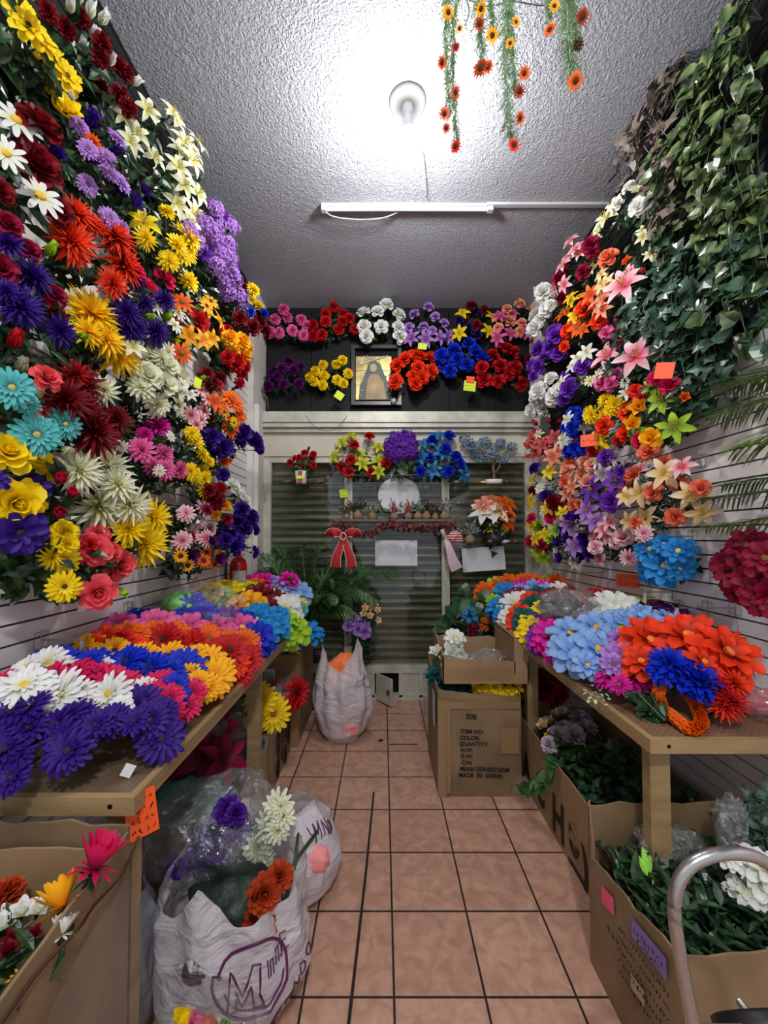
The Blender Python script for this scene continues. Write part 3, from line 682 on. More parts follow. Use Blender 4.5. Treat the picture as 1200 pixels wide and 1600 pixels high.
# ------------------------------------------------------------------ bushes on the ivy wall
def surf_r(px, py):
    X = XR - .22 + RND.uniform(-.04, .05)
    return onx(px, py, X), Vector((-1, 0, 0))
def base_r(c): return Vector((XR - .012, c.y + .04, c.z - .06))
def face_r(p, n): return Vector((-.8, -.55, .15))
G2 = 'flower bushes hung on the ivy wall'
RW = [
('white lilies and a white rose, highest of the flowers on the ivy wall', 'L:crm:40 948,343 960,322,30 933,370,32; R:wht:32 997,323 963,320,22 983,293,22; P:crm:22 1013,280 940,360 995,300'),
('crimson roses with small blush lilies along the ceiling edge', 'R:crim:28 923,383 913,425 873,435,24 880,465,22 926,395,22 878,428; L:ltp:26 900,390 882,415 882,445 892,378 870,450 888,402,20 905,398,20'),
('peach roses with cream freesias above the tangerine lilies', 'R:salm:32 952,402 948,408,24; P:org:20 980,410; L:cren:30 933,417 943,445 940,430,24 950,443,24; L:crm:24 1018,397 1007,370 1005,360,18'),
('pink-and-white stargazer lily beside the green ivy', 'L:ltp:56 977,447 982,430,30; R:coral:24 997,425; P:lime:18 992,440'),
('tangerine lilies and orange-red roses with yellow blossoms', 'R:flame:30 915,482,32 887,518,28 875,532,24 935,503,28 882,542,20; L:org:32 883,493 903,512 922,462 912,516,26; L:yel:28 898,472 900,493 893,466,22'),
('blush pink lilies stacked beside the tangerine blooms', 'L:peach:38 943,469 943,486,32 938,480,26; R:pnk:32 957,515 948,520,24; B:hot:20 972,533; B:pnk:16 970,515 966,505'),
('large lavender-pink lilies with pink roses and white jasmine', 'L:ltp:54 995,557 950,557,46 998,550,30; R:pnk:32 962,592 942,597 955,600,24; P:pnk:18 933,570; Y:wht:24 935,585 975,600,18 1010,512 1008,500,16'),
('full white roses where the ivy wall meets the black panelling', 'R:wht:30 848,457 855,483 837,493 837,513 845,500,26 860,478,22; B:wht:20 842,462 834,520 868,465'),
('purple roses above a cluster of white ones by the shutter housing', 'R:pur:28 868,525 843,545 872,553 843,572 857,545,22 850,560,22 865,520; R:pur:20 835,587 833,570; R:crim:20 828,560'),
('white roses level with the shutter housing at the corner', 'R:wht:32 843,610 867,620 850,637 862,590,24 832,640,26 838,622,24 872,610,24; B:wht:20 835,650'),
('purple roses among tiny white lilies', 'R:pur:30 912,572 893,603 882,623,22 883,588,18 890,606; L:wht:26 897,573 917,552,28 880,598 905,560 886,612; Y:crm:20 922,595 912,590'),
('canary yellow chrysanthemums between the purple roses and the lime lilies', 'M:yel:34 960,633 947,623,28 923,650,32 953,642,26 918,644,24'),
('royal blue roses with little white lilies', 'R:blu:24 895,647 908,653 895,668 907,677 890,707 905,703 898,675 884,668 912,700 897,700; L:wht:24 882,683 890,655 912,667 880,690; B:red:14 880,660 902,690'),
('lime green lilies with magenta roses and an orange tag', 'L:lime:44 1037,627 1055,667,46 1022,607,34 997,673,34; R:hot:32 1047,602 1025,590,26 1000,690,28 1000,622,24; R:gold:34 1018,685 1000,680,20'),
('orange and scarlet roses with yellow buds in the middle of the ivy wall', 'R:flame:30 945,665 980,647 978,677 992,612,24; P:gold:32 997,637 988,663 945,650,22; L:yel:38 943,693 935,688,30; L:wht:24 980,615; R:red:26 927,703 965,690,20; P:org:20 1068,623 985,640'),
('coral lilies beside the door frame', 'L:coral:26 835,678 847,697 838,708 867,683 850,702 832,690; B:coral:18 858,662 840,665 828,700 833,712; L:peach:30 863,715 872,706; L:crm:16 842,680'),
('coral chrysanthemums and peach roses', 'M:salm:32 890,728 897,788,26 883,752,26; R:peach:26 910,743 913,723 917,755 888,735 925,728; L:peach:30 888,773 893,762,24; R:salm:20 880,790 905,790'),
('purple lilies with a full purple rose and white sprays', 'L:pur:40 963,753 927,763 970,745,30; R:pur:34 955,783; R:pur:28 947,715; L:dusk:28 963,713 917,792 943,740 930,735; P:pur:24 972,735; L:wht:24 936,722 950,742'),
('cream lilies and salmon roses reaching out over the bare slats', 'L:cren:50 1040,737 1078,777,46 1098,797,44 1002,770,40; L:ltp:36 1067,728 1000,738; R:salm:34 1022,770 1058,753 1095,760 1055,807 978,762,28'),
('cream and pink lilies with salmon roses, just under the reaching ones', 'L:cren:44 1008,813 987,812,32 980,777,34 1005,830,30; R:salm:30 990,740 1012,710,34 1038,722,24 993,818,22; M:ltp:30 1007,830'),
('violet iris and mixed small blooms beside the door frame', 'R:vio:22 835,733 853,775; L:yel:24 857,740 833,750,20 858,793 880,803 832,782; Y:wht:18 843,763 850,800; C:drd:28 867,783 832,768,18; R:hot:20 860,808'),
('yellow lilies with magenta buds lowest beside the door frame', 'L:yel:22 833,820 838,843 852,836; R:hot:20 828,848 847,853 830,812; L:lime:24 870,828 843,830 850,870 840,865; P:lime:16 835,860 860,845 843,818'),
('dark purple irises with pale lavender lilies', 'P:vio:26 890,837 877,847 880,870 917,850 903,807 885,826 912,840 922,862 907,868 895,808; L:lil:34 890,820 900,853 928,818 917,800; L:wht:22 898,882 872,862'),
('pink-edged white roses and lilies by the large blue blooms', 'R:ltp:34 972,843 937,870,32 930,857,26 962,848,24; L:ltp:34 933,837 952,837 953,817,28 945,828; M:ltp:30 982,872; Y:ltp:20 940,850'),
]
for lab, sp in RW:
    bush(lab, sp, surf_r, base_r, face_r, G2, leafy=8, leaf=(.045, .022), extra=50, grow=1.02)
def big(label, spec, surf, base, face, group=None):
    return bush(label, spec, surf, base, face, group, leafy=4, leaf=(.07, .035), extra=6, spread=.9)
big('big turquoise-blue fabric blooms with yellow eyes hung alone on the slats', 'K:sky:52 1018,858 1041,880,60 1060,862,46 1014,893,42 1064,885,42 1038,850,36', lambda a, b: (onx(a, b, XR - .2 + RND.uniform(-.04, .04)), None), base_r, face_r)
big('big wine-magenta fabric blooms hung at the open end of the ivy wall', 'K:crim:80 1168,858,62 1155,892,70 1130,885,46 1190,908,70 1196,868,60 1150,925,40 1195,940,60', lambda a, b: (onx(a, b, XR - .2 + RND.uniform(-.04, .04)), None), base_r, face_r)

# ------------------------------------------------------------------ foliage bushes and ivy on the ivy wall
def vine(label, px, py, n, length, m, shape, size, spread=.17, name='ivy_bush', out=.19, flip=1, dens=.072):
    b = onx(px, py, XR - .02)
    t = thing(name, label, 'artificial ivy', b, 'trailing foliage on the ivy wall')
    st = MB(); lf = MB()
    for i in range(n):
        L = length * RND.uniform(.55, 1.1); y = RND.uniform(-spread, spread); o = RND.uniform(.06, out)
        p = [b, b + Vector((-o * .6, y * .5, .05)), b + Vector((-o, y, -.02 * RND.random())), b + Vector((-o * 1.02 - .02, y * 1.15, -L * .5)), b + Vector((-o * .8, y * 1.25 + RND.uniform(-.04, .04), -L))]
        path = smooth_path(p, 5)
        st.tube(path, .0022, 4, cap=False)
        k = 0.0
        for a, c in zip(path, path[1:]):
            s = (c - a).length; k += s
            while k > dens:
                k -= dens * RND.uniform(.7, 1.5) * (1.35 if shape == 'heart' else 1); q = c + Vector([RND.uniform(-.018, .018) for _ in range(3)])
                for r in range(2):
                    d = Vector((RND.uniform(-.7, .1), RND.uniform(-1.2, 1.2), RND.uniform(-1, .5)))
                    z = size * RND.uniform(.7, 1.2)
                    lf.leaf(q, d, Vector((-1, RND.uniform(-1, .2), RND.uniform(.1, .8))), z, z * (.86 if shape == 'heart' else .66), RND.uniform(.05, .4), shape=shape)
    for b_ in (st, lf): b_.v = [inside(v) for v in b_.v]
    part(st, 'stems', STEM, t); part(lf, 'foliage', m, t)
    return t
V = [
('variegated pothos bush in the top corner by the ceiling', 1190, 30, 6, .45, POTHOS, 'heart', .07),
('variegated pothos bush hanging just under the topmost one', 1150, 110, 8, .5, POTHOS, 'heart', .07),
('variegated pothos bush hanging over the widest part of the black panelling', 1190, 205, 8, .55, POTHOS, 'heart', .07),
('pale-edged pothos bush beside the dull brown ivy', 1125, 200, 8, .5, POTHOS, 'heart', .068),
('pale-edged pothos bush above the green ivy sheet', 1195, 330, 8, .5, POTHOS, 'heart', .068),
('small pothos sprig bush with one reddish leaf end', 1140, 320, 6, .4, POTHOS, 'heart', .07),
('dull brown ivy bush fraying against the ceiling', 1062, 150, 9, .42, BROWNIVY, 'ivy', .075),
('dull brown ivy bush beside the white lilies', 1030, 215, 9, .42, BROWNIVY, 'ivy', .075),
('dull grey-brown ivy bush with long bare tendrils', 1065, 270, 8, .5, BROWNIVY, 'ivy', .07),
('green ivy bush at the upper edge of the ivy sheet', 1060, 395, 9, .5, IVY, 'ivy', .07),
('green ivy bush next to the stargazer lily', 1025, 430, 8, .5, IVY, 'ivy', .065),
('green ivy bush under the pothos leaves', 1115, 400, 9, .55, IVY, 'ivy', .075),
('green ivy bush in the thick of the ivy sheet', 1080, 450, 9, .55, IVY, 'ivy', .07),
('green ivy bush at the open end of the wall', 1175, 400, 9, .5, IVY, 'heart', .072),
('green ivy bush trailing across the first white slats', 1125, 480, 8, .5, IVY, 'ivy', .075),
('green ivy bush trailing down beside the lime lilies', 1090, 530, 9, .5, IVY, 'ivy', .07),
('green ivy bush hanging behind the lavender lilies', 1040, 500, 8, .45, IVY, 'ivy', .06),
('round-leaved green bush near the open end of the wall', 1180, 455, 6, .3, leaf_mat('round_leaf', (38, 60, 20), (66, 90, 32), .35), 'heart', .068),
]
for v in V: vine(*v)

def frond(mb, base, tip, sag, nl=26, ll=.22, wd=.016, up=(0, 0, 1)):
    base, tip = Vector(base), Vector(tip)
    mid = base.lerp(tip, .5) + Vector((0, 0, sag))
    path = [base * (1 - u) ** 2 + mid * 2 * u * (1 - u) + tip * u * u for u in (i / 14 for i in range(15))]
    mb.tube(path, [.005 * (1 - .8 * i / 14) + .001 for i in range(15)], 4, cap=False)
    for i in range(nl):
        u = .18 + .82 * i / nl; j = min(int(u * 14), 13); p = path[j].lerp(path[j + 1], u * 14 - j)
        d = (path[j + 1] - path[j]).normalized(); s = d.cross(Vector(up)); s.normalize()
        l = ll * (math.sin(math.pi * min(1, u * .85 + .12)) ** .6) * RND.uniform(.85, 1.1)
        for sg in (-1, 1):
            dd = d * .8 + s * sg * .85 + Vector((0, 0, RND.uniform(-.05, .25)))
            mb.leaf(p, dd, Vector((0, 0, 1)), l, wd * 1.6, .35, shape='blade')
def palm(label, fronds, m, base, **k):
    t = thing('palm_plant', label, 'artificial palm', base)
    for f in fronds:
        mb = MB(); frond(mb, base, *f, **k); mb.v = [inside(v) for v in mb.v]; part(mb, 'frond', m, t)
    return t
palm('bright green palm bush jutting in from the open end of the ivy wall', [(onx(1108, 655, 1.36), .10), (onx(1150, 700, 1.25), .04), (onx(1130, 610, 1.45), .12), (onx(1185, 590, 1.3), .16)], PALML, Vector((1.57, 1.05, 2.02)), ll=.25, nl=34, wd=.009)
palm('bright green palm bush jutting in above the wine-magenta blooms', [(onx(1082, 785, 1.4), .07), (onx(1100, 825, 1.36), .02), (onx(1125, 760, 1.4), .10)], PALML, Vector((1.57, 1.05, 1.72)), ll=.24, nl=32, wd=.009)
# ------------------------------------------------------------------ flowers heaped on the tables
def march(px, py, fn, lim):
    r = ray(px, py); t = .7
    while t < 4.4:
        p = CAM + r * t
        if p.z < fn(p.x, p.y) or lim(p): break
        t += .01
    return p
def sst(a, b, x):
    u = max(0, min(1, (x - a) / (b - a))); return u * u * (3 - 2 * u)
def hl(x, y):
    h = .28 + (.15 - .28) * sst(-1.15, -.72, x)
    h *= (.45 + .55 * sst(1.03, 1.22, y)) if y < 1.22 else 1
    if x > -.72: h -= (x + .72) * 2.2
    if y < 1.06: h -= (1.06 - y) * 3
    return .93 + h
def hr(x, y):
    h = .15 + .12 * sst(.95, 1.3, x)
    if x < .95: h -= (.95 - x) * 2.2
    if y < 1.62: h -= (1.62 - y) * 1.3
    return .93 + h
def surf_tl(px, py): return march(px, py, hl, lambda p: p.x < XL + .07 or p.y > 3.58), None
def surf_tr(px, py): return march(px, py, hr, lambda p: p.x > XR - .08 or p.y > 3.74), None
def base_tl(c): return Vector((max(c.x - .08, XL + .12), c.y + .12, .975))
def base_tr(c): return Vector((min(c.x + .08, XR - .12), c.y + .12, .975))
def face_tl(p, n): return Vector((.30 if p.x > -.85 else .1, -.72, .72))
def face_tr(p, n): return Vector((-.3 if p.x < 1.1 else -.12, -.68, .75))
G3 = 'flower bunches heaped on the gerbera table'
G4 = 'fabric blooms heaped on the pegboard table'
TL = [
('dark violet gerbera bunch at the wall end of the front row of the gerbera table', 'G:vio:66 31,1117 20,1150,64 8,1172 30,1205,56 2,1120,60 14,1192,50 40,1140,54'),
('dark violet gerbera bunch in the middle of the front row', 'G:vio:64 83,1134,56 104,1122,50 118,1163,70 137,1113,54 165,1130,46 85,1160,54 140,1140,50 120,1105,40'),
('dark violet gerbera bunch drooping over the aisle corner', 'G:vio:64 187,1117,58 221,1097,60 233,1128,60 242,1163,70 205,1100,50 247,1118,50 210,1125,50 192,1088,44'),
('white gerbera bunch just behind the dark violet front row, wall end', 'G:wht:80 33,1076 8,1088,60 62,1090,56 67,1042,56 30,1050,46'),
('white gerbera bunch just behind the dark violet front row, aisle end', 'G:wht:84 96,1084 162,1092,70 130,1078,50 225,1076,50 158,1040,48 108,1038,42 250,1128,30 185,1108,36'),
('hot pink gerbera bunch between the two rows of white', 'G:hot:56 8,1062,46 79,1060,50 121,1052,58 175,1067,60 150,1058,44 205,1062,46 50,1064,40'),
('hot pink gerbera bunch spilling over the table edge above the cartons', 'G:hot:50 250,1067 266,1088 293,1088,48 238,1080,42 268,1110,38 292,1104,44 255,1085,34'),
('royal blue gerbera bunch behind the pink row, by the wall', 'G:blu:52 96,1028 70,1030,42 125,1028,46 154,1026,50 135,1036,40'),
('royal blue gerbera bunch behind the pink row, at the aisle edge', 'G:blu:60 192,1038,56 233,1046,54 287,1044,72 210,1030,44 258,1052,46 275,1072,46 280,1085,34'),
('golden yellow gerbera bunch near the wall', 'G:gold:44 121,1011,34 138,1014,32 185,1013,50 160,1016,38 229,1020,54 210,1024,40'),
('golden yellow gerbera bunch overhanging the aisle edge', 'G:gold:68 266,1024,56 325,1030,72 333,1060,68 321,1076,46 296,1030,50 345,1045,50 300,1048,40 308,1068,38'),
('red and orange gerbera bunch by the wall, behind the golden row', 'G:flame:48 158,1000 204,1001,46 145,1003,36 225,1008,36; G:org:50 187,993 233,990 210,996,40; G:red:44 178,1004'),
('red and orange gerbera bunch in the middle of its row', 'G:red:54 250,1005,56 300,1005,50 275,1008,44; G:org:52 283,992 264,994,44 325,1000,52 315,992,40; G:flame:44 290,1002'),
('scarlet gerbera bunch with orange heads facing the aisle', 'G:red:62 358,1018 379,1036,56 375,1052,46 345,1008,40 388,1020,40; G:org:52 354,1001 380,1003,44 340,998,36; G:flame:50 365,1040,46'),
('pink cosmos bunch with wine-red throats', 'K:pnk:58 183,978,50 233,980 291,980 210,984,44 262,978,46; K:crim:34 275,984 196,974'),
('pink cosmos bunch at the aisle edge behind the orange row', 'K:pnk:56 333,982 375,984,52 355,990,40 391,1005,40 312,986,40 398,990,36'),
('royal blue bunch poking out beside the tied plastic bag', 'G:blu:48 217,965,44 200,970,36 236,962,38 225,972,36'),
('purple and blue bunch between the plastic bag and the aisle edge', 'K:pur:48 354,965 334,968,36 340,962,30; K:blu:46 379,967 400,997,54 408,1008,40 392,980,40 372,975,34'),
('turquoise-blue fabric blooms at the aisle edge', 'K:sky:58 408,961 429,980,48 416,986,44 434,965,36 398,970,36'),
('deep red fabric blooms with a golden one in front', 'K:drd:56 400,934,54 429,942,46 416,950,40 385,938,36; K:gold:50 391,946 372,944,34 402,956,30'),
('citrus yellow and lime blooms far along the table by the wall', 'K:yel:46 346,922 375,921 361,925,36 330,926,30; K:lime:36 388,926 350,930 400,922,32'),
('white fabric blooms far along the table', 'K:wht:48 450,938 441,953 454,962,36 438,940,34 428,930,30'),
('lime green fabric blooms spilling over the far aisle edge', 'K:lime:56 441,968,38 458,984,54 446,992,40 452,972,30; K:yel:26 464,934 467,945'),
('magenta, orange and slate-blue blooms heaped at the far end', 'K:fuch:40 408,909,44 450,907,34 388,912,34; K:lbl:38 433,917 458,917 470,926 445,924; K:org:34 400,917 385,920; K:teal:24 472,940 468,955; K:lil:30 420,911'),
]
for lab, sp in TL:
    bush(lab + (' of the gerbera table' if 'table' not in lab else ''), sp, surf_tl, base_tl, face_tl, G3, leafy=4, leaf=(.05, .024), spread=.35, grow=1.1, name=KNAME[sp[0]] + '_bunch')
TR = [
('orange-red fabric blooms, the largest at the open end', 'K:flame:90 1016,1006,88 1074,1000,92 1135,1026,92 1002,1036,60 1100,1030,56 1045,990,50'),
('shiny royal blue blooms in front of the orange-red ones', 'M:blu:72 1050,1036,68 1096,1058,74 1073,1049,60 1035,1050,46; C:blu:60 1080,1065'),
('long red poinsettia petals drooping onto the board', 'D:red:60 1140,1092,56 1125,1075,46; D:flame:60 1145,1070,46 1130,1100,44'),
('pale blue cosmos bunch at the aisle edge', 'K:lbl:66 891,993 932,983,62 935,1014,66 901,1022,68 918,1005,50 880,1010,46 955,1000,50 920,1035,44'),
('pale blue cosmos bunch toward the slats', 'K:lbl:58 970,983 989,972 1020,972,54 1005,965,44 960,972,42 1040,968,46 1060,972,36; K:lil:52 970,1022 960,1035,40 968,1005,40'),
('hot magenta blooms beside the pale blue ones', 'K:fuch:52 859,991 870,976 897,968,40 868,1020,36 880,970,34 850,1000,34 885,1030,30'),
('small violet blooms under the bagged silver ones', 'K:pur:36 842,972 843,1003 850,985,28 838,990,26'),
('lemon yellow blooms in a line over the aisle edge', 'K:yel:44 832,980 826,995,40 838,960,36 828,970,34 823,985,30 845,950,26'),
('dark purple and lime blooms against the slats', 'K:plum:46 1027,957 1046,960 1010,950,34 1060,965,34; K:lime:34 1004,947 995,944,24 1015,945,22'),
('large white bloom bunch with yellow eyes by the slats', 'K:wht:68 966,952 948,945,44 985,950,40 955,962,36; K:red:44 943,936 925,932,32 935,926,26'),
('white blooms with orange-red ones hanging to the aisle', 'K:wht:48 807,943 796,966,40 874,926,36 815,935,34 800,985,26; K:flame:40 815,960 812,974 822,950,32 830,944 806,985,26'),
('dark teal and crimson blooms in the middle', 'K:dteal:40 836,949 822,965 830,975,30 842,932,30 818,985,26; K:crim:32 800,932 815,930,26 848,940 860,930,28 890,928,26'),
('sky blue fabric blooms at the aisle edge far along', 'K:sky:44 790,930 778,949,36 785,960,30 800,920,28; K:lbl:32 836,922 855,925 815,922,24; K:nvy:22 775,960'),
('lime and orange blooms heaped at the far end', 'K:lime:40 774,918 763,930,30 855,909,28 770,940,24 845,911,24; K:org:34 797,909 759,922 832,907 872,911 780,910,26; K:org:24 760,936 815,907; K:fuch:34 813,918 851,920,30 830,916,24'),
]
for lab, sp in TR:
    bush(lab + ' of the pegboard table', sp, surf_tr, base_tr, face_tr, G4, leafy=4, leaf=(.05, .026), spread=.35, grow=1.1, name=KNAME[sp[0]] + '_bunch')
b = bush('magenta gerbera bunch lying with its stems toward the corner of the pegboard table', 'G:mag:50 955,1060,56 991,1064,52 1018,1052,46 966,1075,36', lambda x, y: (march(x, y, lambda a, b: 1.02, lambda p: False), None), lambda c: Vector((1.02, 1.50, .945)), lambda p, n: Vector((-.35, -.3, .7)), G4, leafy=14, leaf=(.055, .03))
sp_ = MB()
for i in range(26):
    q = onz(935 + RND.uniform(-18, 18), 1092 + RND.uniform(-10, 12), .96); q.z += RND.uniform(-.01, .03)
    sp_.leaf(q, Vector([RND.uniform(-1, 1) for _ in range(3)]), Vector((0, 0, 1)), .02, .016, .2)
o = part(sp_, 'pale_filler_sprig', mat('pale_green', (176, 190, 160), .6), b)
# orange petal garland lying on the board
pth = smooth_path([onz(1036, 1108, .955), onz(1030, 1088, 1.00), onz(1034, 1066, 1.04), onz(1052, 1062, 1.05), onz(1072, 1080, 1.02), onz(1088, 1104, .98), onz(1096, 1128, .955), onz(1082, 1138, .955), onz(1062, 1128, .955), onz(1046, 1114, .955)], 9)
t = thing('petal_garland', 'twisted garland of overlapping orange satin petals lying on the pegboard table', 'garland', pth[0])
g_ = MB()
for i, p in enumerate(pth[:-1]):
    d = (pth[i + 1] - p).normalized(); s = d.cross(Vector((0, 0, 1))).normalized(); u = s.cross(d)
    for k in range(5):
        a = 2 * math.pi * (k + .5 * (i % 2)) / 5 + RND.uniform(-.2, .2); r = s * math.cos(a) + u * math.sin(a)
        sub = MB(); petal(sub, 0, 15, 30, .028, .026, r0=.0, shape='round', cup=.5, rnd=RND)
        M = Matrix((d, r.cross(d) * -1, r)).transposed()
        g_.add([M @ Vector((v[0], v[1], v[2])) + p + r * .006 for v in sub.v], sub.f, sub.t)
part(g_, 'petals', petal_mat('org'), t, True)
part(MB().tube(pth, .010, 6), 'core', petal_mat('gold'), t, True)

# ------------------------------------------------------------------ plastic bags made of one crumpled skin
def blob(c, r, amp=.18, seed=0, n=22, k=16, fq=2.2, pw=1.0, zmin=None, fold=.0):
    "closed crumpled bag"
    mb = MB(); P = []; c = Vector(c)
    for i in range(k + 1):
        th = math.pi * i / k; row = []
        for j in range(n):
            a = 2 * math.pi * j / n
            d = Vector((math.sin(th) * math.cos(a), math.sin(th) * math.sin(a), math.cos(th)))
            d2 = Vector([math.copysign(abs(q) ** pw, q) for q in d])
            f = 1 + amp * noise.noise(d * fq + Vector((seed * 7.1, seed, 0))) + amp * .5 * noise.noise(d * fq * 3 + Vector((seed, 0, 9))) + fold * math.sin(a * 7 + seed) * math.sin(th)
            p = c + Vector((d2.x * r[0], d2.y * r[1], d2.z * r[2])) * f
            if zmin is not None: p.z = max(p.z, zmin)
            row.append(p)
        P.append(row)
    mb.grid(P, closed=True); return mb
CLEAR = clear_plastic('clear_plastic', haze=.035, gloss=.10)
CLEARS = clear_plastic('clear_plastic_grey', (170, 172, 170), haze=.16, gloss=.26, scale=22)
c = onz(290, 957, 1.20)
c = Vector((max(c.x, XL + .24), c.y, 1.24))
t = thing('flower_bag', 'tied clear bag holding lime and blue blooms, lying across the gerbera table', 'plastic bag', (c.x, c.y, 1.1), None)
part(blob(c, (.25, .12, .11), .22, 3, 40, 26), 'bag_skin', CLEAR, t, True)
gp = onz(255, 955, 1.22); part(blob((max(c.x - .12, XL + .13), c.y + .02, 1.22), (.11, .09, .085), .3, 5), 'green_tissue', mat('lime_tissue', (120, 214, 96), .55, bump=.5, bscale=14), t, True)
bush('blue gerbera bunch wrapped inside the tied clear bag', 'G:blu:56 300,952,58 322,958,46 282,962,42', lambda x, y: (ony(x, y, c.y - .03), None), lambda q: Vector((c.x, c.y + .06, 1.2)), lambda p, n: Vector((.1, -.7, .7)), None, leafy=5, name='gerbera_bunch')
c = onz(888, 948, 1.2)
t = thing('flower_bag', 'grey-silver crumpled bag of wrapped blooms on the pegboard table', 'plastic bag', (c.x, c.y, 1.05))
part(blob(c + Vector((0, .02, 0)), (.17, .13, .10), .3, 9, 40, 26, fold=.05), 'bag_skin', CLEARS, t, True)
part(blob(c + Vector((-.02, .03, -.02)), (.12, .08, .06), .4, 11), 'wrapped_blooms', mat('dark_blooms', (64, 70, 70), .6, bump=.6, bscale=30, var=.4), t, True)
c = onz(930, 965, 1.17); t = thing('flower_bag', 'small clear bag with pink blooms between the silver bag and the pale blue cosmos', 'plastic bag', (c.x, c.y, 1.05))
part(blob(c, (.13, .08, .06), .3, 19, 34, 20), 'bag_skin', CLEAR, t, True)
c = onz(1183, 1092, 1.0); t = thing('flower_bag', 'clear bag with pink and yellow blooms at the open end of the pegboard table', 'plastic bag', (c.x, c.y, .93))
part(blob(c + Vector((.04, 0, .01)), (.14, .10, .075), .25, 21, 34, 22, zmin=.933), 'bag_skin', CLEAR, t, True)
part(blob(c + Vector((.04, .02, -.02)), (.10, .06, .045), .3, 22, zmin=.934), 'wrapped_blooms', mat('rosy_blooms', (216, 120, 130), .6, bump=.6, bscale=30, var=.4, c2=(150, 60, 70)), t, True)
c = onz(1152, 1062, 1.02); t = thing('fabric_petal_cluster', 'pale blue satin petals poking out beside the red poinsettia on the pegboard table', 'flower bunch', c)
for i in range(3): head(t, 'P', 'lbl', c + Vector((.02 * i, .01 * i, .01)), Vector((.3, -.6, .5 + .2 * i)), .07)

# ------------------------------------------------------------------ back wall: black panelling with bushes
def back(label, spec, Y=YB - .17, group='flower bushes hung on the black panelling', nm=None, **k):
    hs = parse(spec); 
    def sf(px, py): return ony(px, py, Y + RND.uniform(-.05, .03)), Vector((0, -1, 0))
    return bush(label, spec, sf, lambda c: Vector((c.x, YB - .004, c.z - .06)), lambda p, n: Vector((0, -.85, .2)), group, leafy=7, leaf=(.055, .028), spread=.8, grow=1.15, name=nm, extra=10, **k)
BW = [
('pink pompon bush, first of the top row on the black panelling', 'C:pnk:17 429,500 449,497 470,500 416,520 437,520 456,517 475,524 443,484 479,509'),
('red carnation bush between pink pompons and white roses', 'C:red:17 490,508 510,491 509,503 536,491 536,502 504,523 528,516 554,515 488,526 520,480 545,498'),
('white rose bush above the framed picture', 'R:wht:22 567,490 592,487 603,478 622,493 569,511 594,512 624,511 572,526 624,526'),
('lilac rose and lily bush beside the white roses', 'R:lil:16 670,480 649,491 681,495 695,505 661,511 641,511 675,517; L:lil:22 644,528 665,530 688,528 701,526'),
('burgundy, navy and yellow lily bush on the panelling', 'R:drd:17 737,478 726,500 745,508 756,486; L:yel:21 719,520 767,498 761,519 723,491; R:nvy:15 741,487 745,524 719,500 732,512'),
('pink lily and peach rose bush closing the top row', 'L:pnk:21 800,491 781,495 796,522 778,528 823,520; R:peach:17 814,506 778,513 792,484 811,476 827,487 812,519 796,502'),
('plum purple pompon bush, first of the lower row', 'C:plum:17 459,579 442,575 427,581 468,574 427,596 444,601 466,600 449,566 415,603 435,588'),
('yellow pompon bush beside the framed picture', 'C:yel:16 506,570 526,570 536,563 492,581 507,587 484,590 542,585 490,597 505,602 526,595 537,599'),
('orange rose bush overlapping the framed picture', 'R:flame:23 621,571 644,557 655,556 671,561 654,574 673,581 619,596 648,588 651,599 633,561 660,590'),
('royal blue rose bush in the lower row', 'R:blu:22 690,555 708,548 732,539 743,550 693,570 704,579 730,570 754,563 716,560'),
('red rose bush closing the lower row', 'R:red:22 791,544 800,552 767,557 754,574 781,572 805,574 756,594 778,597 813,601 795,585'),
]
for a in BW: back(*a)
# framed devotional picture
A = ony(549.5, 542.5, YB - .03); B = ony(627, 635, YB - .03)
t = thing('framed_picture', 'deep black shadow-box frame with a gilt panel and a veiled robed figure', 'picture', ((A.x + B.x) / 2, YB - .004, B.z))
fw = .035; FR = mat('black_frame', (30, 30, 34), .35)
m_ = MB(); y0, y1 = YB - .085, YB - .004
m_.box(A.x, B.x, y0, y1, A.z - fw, A.z).box(A.x, B.x, y0, y1, B.z, B.z + fw).box(A.x, A.x + fw, y0, y1, B.z + fw, A.z - fw).box(B.x - fw, B.x, y0, y1, B.z + fw, A.z - fw)
part(m_, 'frame', FR, t); part(MB().box(A.x + .01, B.x - .01, YB - .02, YB - .006, B.z + .01, A.z - .01), 'backing', mat('black_velvet', (14, 14, 16), .9), t)
pc = Vector(((A.x + B.x) / 2 - .02, YB - .03, (A.z + B.z) / 2)); GILT = mat('gilt_tile', (206, 186, 120), .3, .6, var=.35, vscale=9)
def P2(x, z, y=0): return Vector((pc.x + x, pc.y - y, pc.z + z))
m_ = MB()
for i in range(3):
    for j in range(3): m_.box(pc.x - .19 + .122 * i, pc.x - .19 + .122 * i + .118, pc.y, pc.y + .01, pc.z - .235 + .15 * j, pc.z - .235 + .15 * j + .145)
part(m_, 'gilt_panel', GILT, t)
def prism(pts, y, th):
    mb = MB(); n = len(pts); vs = [P2(x, z, y) for x, z in pts] + [P2(x, z, y - th) for x, z in pts]
    mb.add(vs, [tuple(range(n)), tuple(range(2 * n - 1, n - 1, -1))] + [(i, (i + 1) % n, (i + 1) % n + n, i + n) for i in range(n)]); return mb
part(prism([(-.16, -.24), (-.15, -.1), (-.1, .02), (-.06, .13), (.0, .17), (.06, .13), (.1, .02), (.16, -.1), (.18, -.24)], .010, .008), 'veil', mat('sage_veil', (86, 100, 92), .5, var=.3), t)
part(prism([(-.09, -.24), (-.07, -.05), (-.04, .02), (.04, .02), (.09, -.05), (.12, -.24)], .016, .006), 'robe', mat('tan_robe', (190, 160, 110), .5, var=.3), t)
